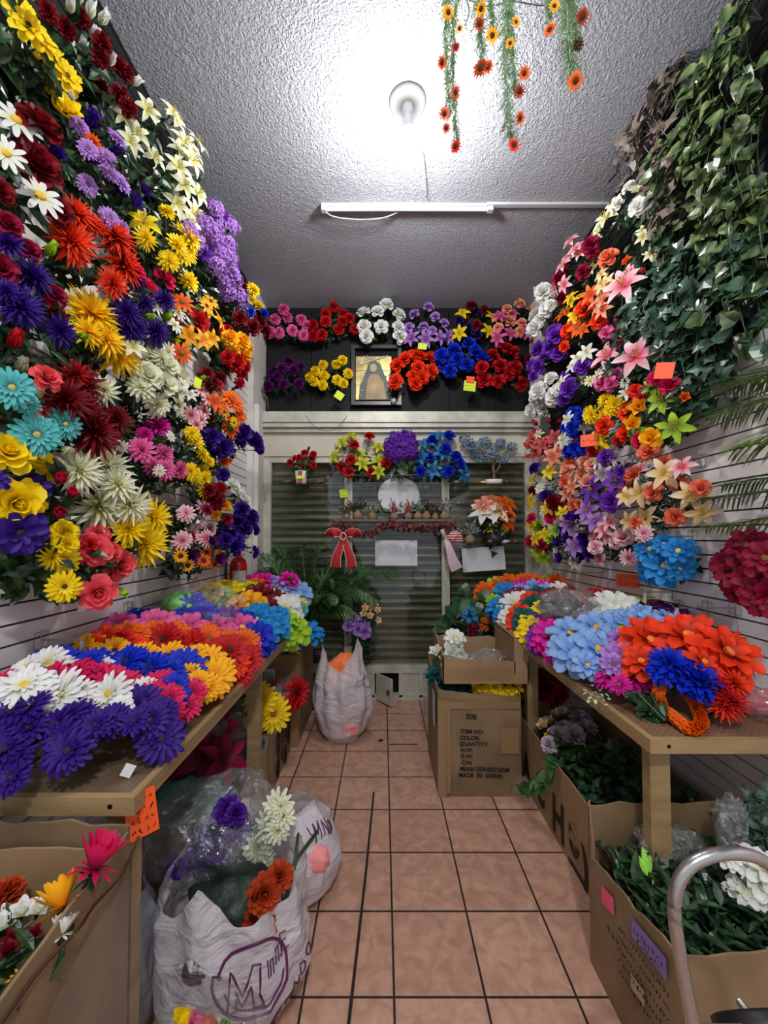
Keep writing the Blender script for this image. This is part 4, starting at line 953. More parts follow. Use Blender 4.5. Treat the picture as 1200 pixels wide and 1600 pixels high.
part(prism([(.035 * math.cos(a) - .01, .085 + .045 * math.sin(a)) for a in (i * math.pi / 6 for i in range(12))], .018, .008), 'face', mat('pale_tan', (190, 170, 142), .6), t)
m_ = MB()
for i in range(9): m_.tube([P2(-.14 + .0 * i, .12, .012), P2(-.14 + .035 * i, .20 + .015 * math.sin(i), .012)], .003, 4)
for x, z in ((-.13, -.15), (-.12, -.05), (-.09, .04), (.12, .0), (.14, -.1), (.15, -.18), (-.14, -.2)): m_.lathe([(.001, .008), (.01, .004), (.01, -.004), (.001, -.008)], 8, P2(x, z, .016))
part(m_, 'pearl_beads', mat('pearl', (232, 228, 214), .3), t)
o = MB().lathe([(.001, .035), (.026, .025), (.036, 0), (.026, -.025), (.001, -.035)], 14, ony(615, 627, YB - .1)).build('bauble', mat('silver_bauble', (170, 180, 172), .25, .4), smooth=True)
tag(o, 'small pale green ball ornament stuck at the foot of the picture frame', 'ornament')
# price tags
def card(name, label, p, w_, h_, ry, c, yaw=0, lines=(), tc=(60, 20, 20), group='price tags', pitch=0, cat='price tag', ts=.25):
    t = thing(name, label, cat, p, group)
    M = Matrix.Translation(p) @ Matrix.Rotation(yaw, 4, 'Z') @ Matrix.Rotation(pitch, 4, 'X') @ Matrix.Rotation(ry, 4, 'Y')
    part(MB().box(-w_ / 2, w_ / 2, -.0006, .0006, -h_ / 2, h_ / 2, M=M), 'card', mat('card_%d_%d_%d' % c, c, .5), t)
    if lines:
        ink = MB(); n = len(lines)
        for i, s in enumerate(lines):
            if not s: continue
            z = h_ * (.5 - (i + .75) / (n + .45)); a = h_ / (n + 1.2) * .36; x = -w_ * .38
            while x < w_ * .36:
                k = RND.randint(3, 5); pts = [M @ Vector((x + RND.uniform(0, a * 1.3), -.0016, z + RND.uniform(-a, a))) for _ in range(k)]
                ink.tube(pts, a * .13, 3, cap=False); x += a * 1.9
        part(ink, 'handwriting', mat('ink_%d_%d_%d' % tc, tc, .6), t)
    return t
NY, NO = (216, 236, 40), (250, 90, 30)
card('price_tag', 'small yellow-green price tag under the lilac bush', ony(660, 541, YB - .24), .085, .06, .1, NY, lines=('OFERTA', '1 x 99'))
card('price_tag', 'small yellow-green price tag under the yellow pompon bush', ony(530, 618, YB - .2), .085, .075, .6, NY)
card('price_tag', 'yellow-green price tag under the royal blue roses with an orange top', ony(734, 603, YB - .24), .115, .10, .1, NY, lines=('', 'OFERTA', '4 x $119'))
card('price_tag', 'orange price tag above the yellow-green one under the royal blue roses', ony(735, 593, YB - .25), .08, .06, .1, NO, lines=('OFERTA',))
card('price_tag', 'small yellow-green price tag stuck on the window mullion', ony(537, 771, YB - .06), .08, .085, -.15, NY, lines=('LISTOS', '$ 79'), tc=(60, 70, 20))
card('price_tag', 'orange price card tipped up among the magenta and lime blooms', onx(1038, 579, XR - .28), .075, .075, .2, NO, yaw=math.radians(-35), lines=())
card('price_tag', 'orange price card hung in front of the royal blue roses', onx(920, 688, XR - .30), .095, .075, .0, NO, yaw=math.radians(-30), lines=('$69',))
card('price_tag', 'orange handwritten price card clipped to a slat above the pegboard table', onx(980, 907, XR - .05), .14, .08, .0, NO, yaw=math.radians(-62), lines=('OFERTA 2x1', '$ 250 MXN'))
card('price_tag', 'orange handwritten price card hanging from the corner of the gerbera table', Vector((-.655, 1.145, .86)), .075, .125, -.12, NO, yaw=math.radians(38), lines=('GERBERA', '$ 79', '3 PZ 199', 'MAYOREO'), ts=.15)
card('price_tag', 'small lime tag near the candy pink and white bush', onx(309, 598, XL + .32), .04, .05, .2, NY, yaw=math.radians(60))
for lab, px, py in (('little white tag dangling from the coral-pink roses', 128, 946), ('little white tag hanging under the clear yellow dahlias', 255, 865)):
    card('paper_tag', lab, onx(px, py, XL + .14), .022, .045, .1, (214, 214, 220), yaw=math.radians(50), group='white paper tags')
for lab, px, py in (('white tag leaning on the near corner boards of the gerbera table', 200, 1204),):
    card('paper_tag', lab, onz(px, py, .955), .028, .035, .5, (226, 226, 226), yaw=.4, group='white paper tags')
# hooks with label holders on both slat walls
WIRE = mat('chrome_wire', (170, 170, 172), .3, .8)
def hook(label, p, s, kind):
    t = thing('slat_hook', label, 'hook', p, 'empty display hooks on the slats')
    o_ = s
    m_ = MB(); m_.tube([p, p + Vector((o_ * .16, 0, 0)), p + Vector((o_ * .17, 0, .015))], .0028, 6); part(m_, 'prong', WIRE, t)
    m_ = MB(); m_.tube([p + Vector((0, -.03, -.03)), p + Vector((0, .03, -.03)), p + Vector((0, .03, .03)), p + Vector((0, -.03, .03)), p + Vector((0, -.03, -.03))], .002, 5)
    m_.tube([p + Vector((0, -.0, -.045)), p + Vector((0, 0, .04))], .002, 5); part(m_, 'back_grid', WIRE, t)
    if kind:
        q = p + Vector((o_ * .15, 0, .0)); m_ = MB().box(q.x - .001, q.x + .001, q.y - .012, q.y + .012, q.z - .06, q.z + .0); part(m_, 'paper_sleeve', mat('paper_white', (206, 204, 206), .6), t)
HK = [('empty wire hook beside the coral-pink roses', 200, 950, -1, 1), ('empty wire hook above the tied clear bag', 236, 880, -1, 0), ('empty wire hook low over the golden gerberas', 65, 1000, -1, 1), ('empty wire hook left bare under the ivory dahlias', 262, 905, -1, 0),
      ('empty wire hook beside the wine-magenta blooms', 1148, 950, 1, 0), ('empty wire hook with a white sleeve above the orange-red blooms', 1105, 950, 1, 1), ('empty wire hook with a sleeve under the turquoise-blue blooms', 1050, 925, 1, 1),
      ('empty wire hook over the turquoise-blue blooms', 1082, 838, 1, 0), ('empty wire hook beside the reaching cream lilies', 1095, 720, 1, 0), ('empty wire hook just past the orange card', 1018, 905, 1, 0), ('empty wire hook under the pink-edged white roses', 945, 895, 1, 0), ('empty wire hook high above the royal blue blooms of the pegboard table', 1062, 948, 1, 0)]
for l, px, py, s, k in HK: hook(l, onx(px, py, (XL + .004) if s < 0 else (XR - .004)), 1 if s < 0 else -1, k)
# ------------------------------------------------------------------ shelves and things in the shop window
SY0, SY1 = YB - .22, YB - .035
zs = ony(600, 757, YB - .1).z
GS = pane_glass('shelf_glass', .12)
tag(MB().box(-1.19, 1.505, SY0, SY1, zs - .008, zs).build('glass_shelf', GS), 'long glass shelf running across the shop window', 'shelf')
zm = ony(600, 744, YB - .1).z
tag(MB().box(-.36, .66, SY0 + .02, SY1, zm - .008, zm).build('glass_shelf', GS), 'short raised glass shelf carrying the hydrangea pot', 'shelf')
zr = ony(600, 849, YB - .1).z
tag(MB().box(.68, 1.505, SY0, SY1, zr - .008, zr).build('glass_shelf', GS), 'lower glass shelf carrying the orange and white lily pot', 'shelf')
zb = ony(600, 812, YB - .1).z
WOOD = mat('shelf_wood', (120, 100, 78), .5, var=.3, vscale=5)
tag(MB().box(-.46, .70, SY0, SY1, zb - .022, zb).build('wooden_shelf', WOOD), 'thin wooden shelf carrying the row of burlap mini plants', 'shelf')
for i, (x, z) in enumerate(((-1.2, zs), (1.49, zs), (1.49, zr))):
    tag(MB().tube([(x, YB - .02, z - .012), (x, SY0 - .01, z - .012), (x, SY0 - .01, z + .01)], .004, 6).build('shelf_bracket', WIRE), ('wire bracket holding the long glass shelf at the white pier', 'wire bracket at the other end of the long glass shelf', 'wire bracket holding the lower glass shelf')[i], 'bracket')
YI = YB - .13
def win_pot(label, pot, spec, pm, base_px, name, zf, leafy=8, extra=14, leaf=(.055, .028), w_=.06, h_=.12, oval=1, group=None):
    c = ony(base_px, 750, YI); c.z = zf
    hs = parse(spec)
    r = bush(label, spec, lambda x, y: (ony(x, y, YI + RND.uniform(-.06, .02)), None), lambda q: Vector((c.x, c.y, zf)), lambda p, n: Vector((0, -.8, .35)), group, leafy=leafy, leaf=leaf, spread=.8, grow=1.2, name=name, cat='potted flowers', extra=extra)
    if pot:
        m_ = MB().lathe([(.001, .0), (w_ * .8 * oval, .0), (w_ * oval, h_), (w_ * .93 * oval, h_), (w_ * .75 * oval, .012), (.001, .012)], 20, c); part(m_, 'pot', pm, r, True)
        m_ = MB().lathe([(.001, h_ * .8), (w_ * .9 * oval, h_ * .8)], 20, c); part(m_, 'soil', mat('dark_moss', (40, 44, 28), .9), r)
    return r
POTW = mat('white_pot', (226, 222, 216), .35)
r = win_pot('small white pot of red roses on the glass shelf by the pier', 1, 'R:red:11 461,717 470,725 476,708 488,711 484,719 489,728 468,715 455,722; B:drd:9 480,704', POTW, 471, 'potted_rose', zs, w_=.065, h_=.125)
c = r.location; part(MB().box(c.x - .02, c.x + .02, c.y - .068, c.y - .064, c.z + .0, c.z + .12), 'red_ribbon', mat('dull_red', (150, 70, 70), .6), r)
part(MB().box(c.x - .04, c.x + .035, c.y - .072, c.y - .069, c.z + .045, c.z + .075), 'yellow_label', mat('card_yellow', NY, .5), r)
win_pot('tall arrangement of red roses and yellow lilies in the shop window', 1, 'R:red:16 576,683 553,696 548,719 532,730 547,737 580,737 602,724; L:citr:20 536,691 526,713 569,724 592,720 592,735 591,700 550,682 562,712', mat('dark_pot', (40, 44, 40), .5), 565, 'potted_rose', zm, w_=.05, h_=.04, leafy=9)
win_pot('round purple hydrangea in a small white pot', 1, 'H:pur:26 627,692,34 614,697 640,697 620,686 634,686 612,706 642,706 627,706,30 620,712 636,712', POTW, 629, 'potted_hydrangea', zm, w_=.062, h_=.085, leaf=(.12, .08), leafy=3)
win_pot('arrangement of royal blue roses and sky-blue lilies in the shop window', 1, 'R:blu:17 702,681 675,689 696,701 672,715 713,713 719,724 702,736 657,737; L:sky:24 664,695 691,709 679,733 657,715 684,682 724,743', mat('dark_pot', (40, 44, 40), .5), 690, 'potted_rose', zm, w_=.05, h_=.04, leafy=9)
# bonsai with pale blue blossom
c = ony(772, 757, YI); c.z = zs
t = thing('bonsai_tree', 'pale blue blossoming bonsai with bare brown trunk in a low white dish', 'artificial bonsai', c)
part(MB().lathe([(.001, 0), (.075, 0), (.088, .045), (.08, .045), (.07, .03), (.001, .03)], 24, c, sy=.6), 'dish', POTW, t, True)
tr = MB(); top = ony(776, 712, YI); BARK = mat('bark', (112, 92, 72), .8, bump=.4, bscale=50)
tr.tube(smooth_path([c + Vector((0, 0, .03)), c + Vector((.0, 0, .1)), c + Vector((-.005, 0, .19)), top]), .013, 8)
tr.tube(smooth_path([c + Vector((0, 0, .11)), c + Vector((.05, 0, .16)), c + Vector((.06, 0, .21))]), .008, 6)
CL = [(732, 693, .07), (745, 708, .08), (757, 690, .07), (767, 700, .07), (770, 711, .06), (801, 698, .05), (787, 717, .05), (726, 686, .05), (740, 698, .07), (782, 692, .05), (752, 716, .05)]
bl = MB(); bm = petal_mat('slate')
for px, py, r_ in CL:
    q = ony(px, py, YI + RND.uniform(-.05, .04)); tr.tube(smooth_path([top, top.lerp(q, .5) + Vector((0, 0, -.02)), q]), .005, 5)
    for i in range(26):
        d = Vector([RND.gauss(0, 1) for _ in range(3)]).normalized(); sub = MB(); ring(sub, 5, 25, 0, .018, .017, RND, shape='round', cup=.3)
        Q = d.to_track_quat('Z', 'Y').to_matrix(); pp = q + Vector((d.x, d.y * .8, d.z * .6)) * r_ * RND.uniform(.5, 1)
        bl.add([Q @ Vector(v) + pp for v in sub.v], sub.f, [.3 + .7 * x for x in sub.t])
part(tr, 'trunk', BARK, t, True); part(bl, 'blossom', petal_mat('slate'), t)
# shells, small birds and a dove on the shelves
def shell(label, px, z, cc, s=.05, yaw=0, nm='sea_shell'):
    c = ony(px, 750, YI - .03); c.z = z
    mb = MB(); P = []
    for i in range(15):
        u = i / 14; rr = s * .55 * math.sin(math.pi * min(.98, u * .8 + .18)) * (1 - .75 * u) ** .7 * (1 + .12 * math.sin(u * 26)) + .001
        P.append([c + Matrix.Rotation(yaw, 3, 'Z') @ Vector((s * (u * 2 - 1), rr * math.cos(a), rr * .8 * math.sin(a) + s * .32 + u * s * .3)) for a in (2 * math.pi * j / 12 for j in range(12))])
    mb.grid(P, closed=True)
    o = mb.build(nm, cc, smooth=True); tag(o, label, 'shell', 'shells on the glass shelves')
SH1, SH2 = mat('pink_shell', (206, 160, 140), .4, var=.3, vscale=30), mat('brown_shell', (110, 88, 70), .5, var=.4, vscale=30)
for l, px, z, m_, s, y in (('brown shell beside the white pot of red roses', 450, zs, SH2, .045, 0), ('brown shell on the other side of the small rose pot', 502, zs, SH2, .045, .3), ('pinkish shell under the sky-blue lilies', 715, zs, SH1, .04, .4),
    ('cream conch against the bonsai dish', 754, zs, mat('cream_shell', (226, 196, 160), .4), .035, 2.4), ('speckled brown shell past the bonsai dish', 795, zs, SH2, .045, .2), ('tiny pale shell beside the striped ribbon', 715, zr, SH1, .022, 0),
    ('broad brown shell before the lily pot', 770, zr, SH2, .055, 0), ('brown shell at the end of the lower glass shelf', 809, zr, SH2, .05, 0), ('white and blue pointed shell beside the lily pot', 791, zr, mat('white_blue_shell', (200, 204, 226), .4), .045, .3)):
    shell(l, px, z, m_, s, y)
# pot of orange and white lilies
win_pot('dark pot of white and orange lilies on the lower glass shelf', 1, 'L:wht:34 776,799,40 757,801; L:org:32 789,788 792,812 767,792,28 785,797; L:peach:28 755,790 765,785; B:lime:14 773,818; P:gold:12 786,820 765,826', mat('dark_pot', (40, 44, 40), .5), 772, 'potted_lily', zr, w_=.075, h_=.09, leafy=10, extra=30, leaf=(.075, .04))
BURL = mat('burlap', (160, 134, 100), .85, bump=.8, bscale=120, var=.2, vscale=40)
BERRY = mat('dark_red_berry', (120, 16, 22), .35); SILV = leaf_mat('frosted_leaf', (96, 108, 98), (150, 160, 150), .6)
def mini(label, px, z, s, kind):
    s *= 1.25
    c = ony(px, 800, YI - .02); c.z = z
    t = thing('burlap_plant', label, 'small ornament', c, 'burlap mini plants in the shop window')
    part(MB().lathe([(.001, 0), (s * .8, .002), (s, s * .6), (s * .8, s * 1.25), (s * .4, s * 1.55), (s * .65, s * 1.9)], 14, c), 'burlap_pot', BURL, t, True)
    b_ = MB(); l_ = MB(); top = c + Vector((0, 0, s * 1.7))
    for i in range(16):
        d = Vector((RND.uniform(-1, 1), RND.uniform(-.6, .6), RND.uniform(.1, 1.2))).normalized() * s * RND.uniform(1, 3.0); q = top + d
        l_.tube([top, q], .0012, 3, cap=False)
        if kind in (0, 2): b_.lathe([(.001, .010), (.009, .005), (.009, -.005), (.001, -.010)], 6, q)
        for k in range(3): l_.leaf(top + d * RND.random(), d + Vector([RND.uniform(-.5, .5) * s for _ in range(3)]), Vector((0, -1, 0)), s * 1.0, s * .42, .2)
    part(l_, 'twigs', SILV if kind else GREEN, t)
    if b_.v: part(b_, 'berries', BERRY, t)
    if kind == 1:
        g = MB().lathe([(s * .75, s * 1.8), (s * .62, s * 2.4), (s * .3, s * 3.4), (.001, s * 4.4)], 10, c); part(g, 'pointed_hat', mat('felt_red', (150, 20, 26), .8), t, True)
for l, px, s, k in (('first burlap mini plant, at the mullion end of the wooden shelf', 542, .026, 0), ('wide burlap mini plant with red berries', 559, .04, 0), ('burlap mini plant with frosted twigs', 582, .036, 2), ('burlap gnome before the round white disc', 616, .035, 1),
    ('burlap gnome with a tall red hat', 638, .034, 1), ('burlap mini plant with grey-green leaves', 653, .036, 3), ('burlap mini plant with dark berries past the gnomes', 666, .036, 0), ('tilted burlap mini plant at the far end of the wooden shelf', 695, .038, 2), ('half-hidden burlap mini plant with white buds', 680, .028, 0)):
    mini(l, px, zb, s, k)
c = ony(734, 800, YI); mini('burlap mini plant alone on the lower glass shelf', 734, zr, .042, 3)
# round white disc, red leaf garland, ribbons, papers
c = ony(623, 774, YB - .045)
m_ = MB(); n = 40; m_.add([c + Vector((.208 * math.cos(a), dy, .185 * math.sin(a))) for dy in (-.004, .004) for a in (2 * math.pi * i / n for i in range(n))], [tuple(range(n)), tuple(range(2 * n - 1, n - 1, -1))] + [(i, (i + 1) % n, (i + 1) % n + n, i + n) for i in range(n)])
tag(m_.build('round_board', mat('white_card', (216, 216, 222), .35)), 'round white board leaning on the glass above the wooden shelf', 'board')
t = thing('leaf_garland', 'dark red leaf garland draped under the wooden shelf', 'garland', ony(623, 820, YI))
g_ = MB(); pth = smooth_path([ony(525, 818, SY0 - .02), ony(545, 828, SY0 - .03), ony(575, 832, SY0 - .03), ony(605, 820, SY0 - .02), ony(630, 822, SY0 - .03), ony(660, 824, SY0 - .03), ony(690, 822, SY0 - .02), ony(708, 820, SY0 - .02)], 10)
g2 = MB().tube(pth, .003, 4)
for p in pth:
    for i in range(3): g_.leaf(p + Vector([RND.uniform(-.02, .02) for _ in range(3)]), Vector((RND.uniform(-1, 1), RND.uniform(-.6, .1), RND.uniform(-1, .5))), Vector((0, -1, .2)), RND.uniform(.04, .07), .022, .3, shape='ivy')
part(g2, 'stem', STEM, t); part(g_, 'leaves', leaf_mat('red_leaf', (60, 8, 14), (104, 18, 26), .5), t)
for nm, lab, q, w_, h_, a, in (('paper_sheet', 'blank white rectangular sheet taped to the glass below the burlap row', (586, 652, 844, 884), 0, 0, 0), ('paper_sheet', 'tilted white sheet with a torn dark corner taped under the lower glass shelf', (722, 789, 855, 892), 0, 0, -.07)):
    A = ony(q[0], q[2], YB - .04); B = ony(q[1], q[3], YB - .04); M = Matrix.Translation((A + B) / 2) @ Matrix.Rotation(a, 4, 'Y')
    W, H = (B.x - A.x) / 2, (A.z - B.z) / 2
    t = thing(nm, lab, 'sheet of paper', (A + B) / 2)
    P = []
    for i in range(9):
        P.append([M @ Vector((-W + 2 * W * j / 9, -.006 * abs(math.sin(j * .8 + i * .3)), -H + 2 * H * i / 8)) for j in range(10)])
    part(MB().grid(P), 'sheet', mat('white_card', (216, 216, 222), .35), t, True)
    if a:
        tp = MB(); tp.add([M @ Vector(v) for v in ((W * .36, -.012, H * .66), (W * .7, -.012, H * .42), (W * .5, -.012, .18 * H), (W * .40, -.012, -.05 * H))], [(0, 1, 2, 3)])
        part(tp, 'torn_patch', mat('dark_patch', (60, 46, 40), .8), t)
def ribbon_strip(mb, pts, w0, w1, up=(0, -1, 0)):
    pts = smooth_path(pts, 6); rows = []
    for i, p in enumerate(pts):
        d = (pts[min(i + 1, len(pts) - 1)] - pts[max(i - 1, 0)]).normalized(); s = d.cross(Vector(up)).normalized(); u = i / (len(pts) - 1); wd = w0 + (w1 - w0) * u
        rows.append([p - s * wd, p - s * wd * .4 + Vector((0, -.006, 0)), p + s * wd * .4 + Vector((0, -.006, 0)), p + s * wd])
    mb.grid(rows); return rows
YW = YB - .27
RED = mat('red_velvet', (176, 14, 26), .6); EDGE = mat('cream_edge', (226, 200, 190), .5)
c = ony(537, 838, YW)
t = thing('ribbon_bow', 'big red velvet bow with pale edging hung on the window mullion', 'bow', c)
for sg in (-1, 1):
    m_ = MB()
    rows = ribbon_strip(m_, [c, c + Vector((sg * .05, -.04, .03)), c + Vector((sg * .105, -.05, .03)), c + Vector((sg * .12, -.02, .0))], .02, .062)
    part(m_, 'loop', RED, t, True); e = MB(); e.tube([r[0] + Vector((0, -.003, 0)) for r in rows], .003, 4).tube([r[3] + Vector((0, -.003, 0)) for r in rows], .003, 4)
    m_ = MB(); rows = ribbon_strip(m_, [c, c + Vector((sg * .03, -.01, -.1)), c + Vector((sg * .065, -.015, -.2)), c + Vector((sg * .075, -.01, -.29))], .022, .05)
    part(m_, 'tail', RED, t, True); e.tube([r[0] + Vector((0, -.003, 0)) for r in rows], .003, 4).tube([r[3] + Vector((0, -.003, 0)) for r in rows], .003, 4); part(e, 'edging', EDGE, t)
part(MB().tube([c + Vector((.024 * math.cos(a), -.045, .034 * math.sin(a))) for a in (2 * math.pi * i / 14 for i in range(15))], .006, 6), 'knot_ring', EDGE, t, True)
c = ony(697, 842, YW)
def stripe_mat():
    m, nt, b = nodes('striped_ribbon'); L = nt.links.new; tc = nt.nodes.new('ShaderNodeTexCoord'); wv = nt.nodes.new('ShaderNodeTexWave'); wv.inputs['Scale'].default_value = 14; wv.bands_direction = 'Z'
    L(tc.outputs['Object'], wv.inputs[0]); r = nt.nodes.new('ShaderNodeValToRGB'); r.color_ramp.interpolation = 'CONSTANT'; r.color_ramp.elements[0].color = lin((190, 20, 36)); r.color_ramp.elements[1].position = .5; r.color_ramp.elements[1].color = lin((232, 214, 214))
    L(wv.outputs[0], r.inputs[0]); L(r.outputs[0], b.inputs['Base Color']); return m
t = thing('ribbon_bow', 'red and white striped bow with a pale pink tail on the other mullion', 'bow', c)
SM = stripe_mat()
m_ = MB(); ribbon_strip(m_, [c, c + Vector((.04, -.04, .02)), c + Vector((.09, -.05, .03)), c + Vector((.1, -.02, -.03))], .02, .06); part(m_, 'loop', SM, t, True)
m_ = MB(); ribbon_strip(m_, [c, c + Vector((-.03, -.04, .05)), c + Vector((-.045, -.05, .09))], .012, .02); part(m_, 'loop', EDGE, t, True)
m_ = MB(); ribbon_strip(m_, [c, c + Vector((.03, -.02, -.1)), c + Vector((.06, -.02, -.2)), c + Vector((.10, -.01, -.29))], .02, .06); part(m_, 'tail', mat('pink_satin', (206, 180, 190), .4), t, True)
e = MB(); e.tube([c + Vector((-.04, -.05, .08)), c, c + Vector((.045, -.03, -.11))], .004, 4).tube([c, c + Vector((.06, -.05, .085))], .004, 4); part(e, 'edging', EDGE, t)
# wall clock-like wire hoops on the shutter housing and a thin cable
tag(MB().tube(smooth_path([ony(478, 650, YB - .17), ony(490, 665, YB - .18), ony(505, 673, YB - .18), ony(525, 670, YB - .18), ony(542, 650, YB - .17)]), .0018, 4).build('loose_wire', mat('black_wire', (24, 24, 24), .5)), 'thin black wire sagging over the shutter housing', 'wire')
# dark conduit clip at pier
tag(MB().tube(smooth_path([Vector((XL + .10, 3.9, 2.98)), Vector((XL + .13, 3.95, 2.96)), Vector((XL + .1, 4.1, 2.9))]), .006, 6).build('wall_cable', mat('grey_cable', (120, 118, 120), .5)), 'short grey cable clipped to the white pier', 'cable')

# ------------------------------------------------------------------ plants at the foot of the window
c = Vector((-.72, 3.98, .0))
t = thing('palm_plant', 'dark artificial areca palm behind the taped carton, in front of the shutter', 'artificial palm', c)
part(MB().lathe([(.001, 0), (.11, 0), (.14, .28), (.12, .28), (.1, .2), (.001, .2)], 20, c), 'pot', mat('dark_pot', (40, 44, 40), .5), t, True)
m_ = MB()
for i in range(5): m_.tube([c + Vector((.02 * math.cos(i * 2), .02 * math.sin(i * 2), .2)), c + Vector((.04 * math.cos(i * 2), .03 * math.sin(i * 2), .85))], .009, 5)
part(m_, 'stems', STEM, t)
crown = c + Vector((0, -.02, .82))
for px, py, sag, Y in ((625, 895, .42, 3.95), (560, 880, .42, 4.0), (470, 855, .25, 4.02), (432, 858, .2, 4.0), (408, 872, .22, 3.7), (405, 900, .3, 3.8), (520, 905, .35, 3.8), (590, 940, .42, 3.85), (560, 965, .38, 3.8), (450, 900, .3, 3.6), (500, 860, .3, 4.02), (530, 935, .3, 3.7), (420, 935, .3, 3.75), (480, 935, .3, 3.7), (575, 915, .38, 4.0)):
    mb = MB(); frond(mb, crown + Vector((0, 0, RND.uniform(-.15, .05))), ony(px, py, Y), sag, nl=38, ll=.19, wd=.015, up=(0, -.7, .7)); mb.v = [inside(v) for v in mb.v]; part(mb, 'frond', PALM, t)
bush('lilac roses and cream freesias standing beside the areca palm', 'R:lil:22 566,975,26 552,968 572,985 545,978,18 560,985; P:cren:14 568,960 576,952 583,948 588,956 578,962 570,950 590,968', lambda x, y: (ony(x, y, 3.85 + RND.uniform(-.05, .03)), None), lambda q: Vector((-.2, 3.95, .35)), lambda p, n: Vector((.1, -.8, .3)), None, leafy=12, extra=20)
c = Vector((.78, 3.75, 0))
t = thing('leafy_plant', 'broad-leaved green plant in the corner between shutter and pegboard table', 'artificial plant', c)
part(MB().lathe([(.001, 0), (.12, 0), (.15, .3), (.13, .3), (.1, .22), (.001, .22)], 20, c), 'pot', mat('dark_pot', (40, 44, 40), .5), t, True)
st = MB(); lf = MB(); bl2 = MB()
for px, py, l in ((705, 945, .16), (722, 935, .18), (745, 940, .16), (700, 975, .16), (730, 965, .15), (757, 960, .14), (765, 985, .13), (712, 990, .12), (750, 925, .14), (695, 960, .14), (735, 990, .12), (720, 915, .13), (742, 975, .14), (708, 955, .15), (690, 985, .12), (752, 990, .12)):
    q = ony(px, py, 3.62 + RND.uniform(-.1, .15)); st.tube(smooth_path([c + Vector((0, 0, .2)), (c + q) / 2 + Vector((0, 0, .18)), q]), .004, 5, cap=False)
    lf.leaf(q, Vector((RND.uniform(-.8, .8), -.4, RND.uniform(-1, -.1))), Vector((0, -.8, .5)), l, l * .8, .35, shape='heart')
for i in range(60):
    a = RND.uniform(0, 6.28); st2 = c + Vector((0, -.1, .35)); bl2.leaf(st2 + Vector((RND.uniform(-.2, .25), RND.uniform(-.1, .1), RND.uniform(0, .5))), Vector((math.cos(a), -.5, RND.uniform(-.2, .9))), Vector((0, -.6, .6)), RND.uniform(.1, .22), .03, .5, shape='blade')
part(st, 'stems', STEM, t); part(lf, 'broad_leaves', leaf_mat('glossy_leaf', (30, 62, 34), (52, 92, 50), .3), t); part(bl2, 'blade_leaves', PALM, t)
bush('little blue, red and orange flowers in the corner plant', 'Y:sky:9 728,955 738,960 733,968 743,966 725,963 735,952; C:crim:9 736,976 745,982 742,992 735,988 740,984; M:org:9 754,972 761,980 760,970 752,981', lambda x, y: (ony(x, y, 3.42), None), lambda q: Vector((.75, 3.6, .45)), lambda p, n: Vector((0, -.8, .3)), None, leafy=6, subs=False)
# fire extinguisher
c = Vector((XL + .10, 3.30, 1.13))
t = thing('fire_extinguisher', 'red fire extinguisher with a white label hung on the slats past the gerbera table', 'fire extinguisher', c)
EXR = mat('extinguisher_red', (168, 16, 20), .25); BLK = mat('black_rubber', (18, 18, 18), .5)
part(MB().lathe([(.001, .0), (.06, .005), (.065, .02), (.065, .26), (.055, .30), (.03, .325), (.018, .335), (.018, .35), (.001, .35)], 28, c), 'cylinder', EXR, t, True)
part(MB().box(c.x - .012, c.x + .012, c.y - .02, c.y + .02, c.z + .345, c.z + .375).box(c.x - .008, c.x + .008, c.y - .10, c.y + .02, c.z + .375, c.z + .385).box(c.x - .008, c.x + .10, c.y - .02, c.y - .005, c.z + .395, c.z + .405), 'valve_lever', BLK, t)
part(MB().tube(smooth_path([c + Vector((-.01, 0, .36)), c + Vector((-.07, -.02, .36)), c + Vector((-.09, -.03, .25)), c + Vector((-.085, -.03, .1))]), .009, 8), 'hose', BLK, t, True)
n = 10; lab_ = MB(); P = []
for z in (.09, .22): P.append([c + Vector((.0665 * math.cos(a), .0665 * math.sin(a), z)) for a in (math.radians(-110 + 100 * i / n) for i in range(n + 1))])
part(lab_.grid(P), 'label_plate', mat('label_white', (206, 204, 200), .5, var=.25, vscale=60), t, True)
# ------------------------------------------------------------------ cartons
CARD = mat('cardboard', (166, 134, 98), .62, var=.2, vscale=5, bump=.12, bscale=30, stretch=(1, 1, .4))
CARD2 = mat('cardboard_dark', (146, 120, 88), .6, var=.25, vscale=4, bump=.12, bscale=30)
TAPE = mat('packing_tape', (146, 118, 82), .12, spec=.8, bump=.25, bscale=18)
INK = mat('carton_ink', (24, 15, 12), .7)
def cwall(mb, p0, p1, zb, zf, th=.007, bulge=0.0, n=12):
    "wall from p0 to p1, inner side on the left; zf(u) gives the rim height"
    p0, p1 = Vector((*p0, 0)), Vector((*p1, 0)); d = (p1 - p0).normalized(); nr = Vector((d.y, -d.x, 0)); k = 7
    for side in (0, 1):
        P = []
        for i in range(n + 1):
            u = i / n; zt = zf(u); col = []
            for j in range(k + 1):
                v = j / k
                q = p0.lerp(p1, u) + nr * (bulge * math.sin(math.pi * u) * math.sin(math.pi * min(v, .9) * .9) + (0 if side == 0 else -th))
                q.z = zb + (zt - zb) * v; col.append(q)
            P.append(col)
        mb.grid(P)
        if side == 0: A = P
    B = P
    mb.grid([[r[-1] for r in A], [r[-1] for r in B]]); mb.grid([A[0], B[0]]); mb.grid([A[-1], B[-1]])
def wob(a, b, s, w_=.008):
    return lambda u: a + (b - a) * u + w_ * math.sin(u * 17 + s) * math.sin(u * 5 + s * 2) + w_ * .5 * math.sin(u * 43 + s)
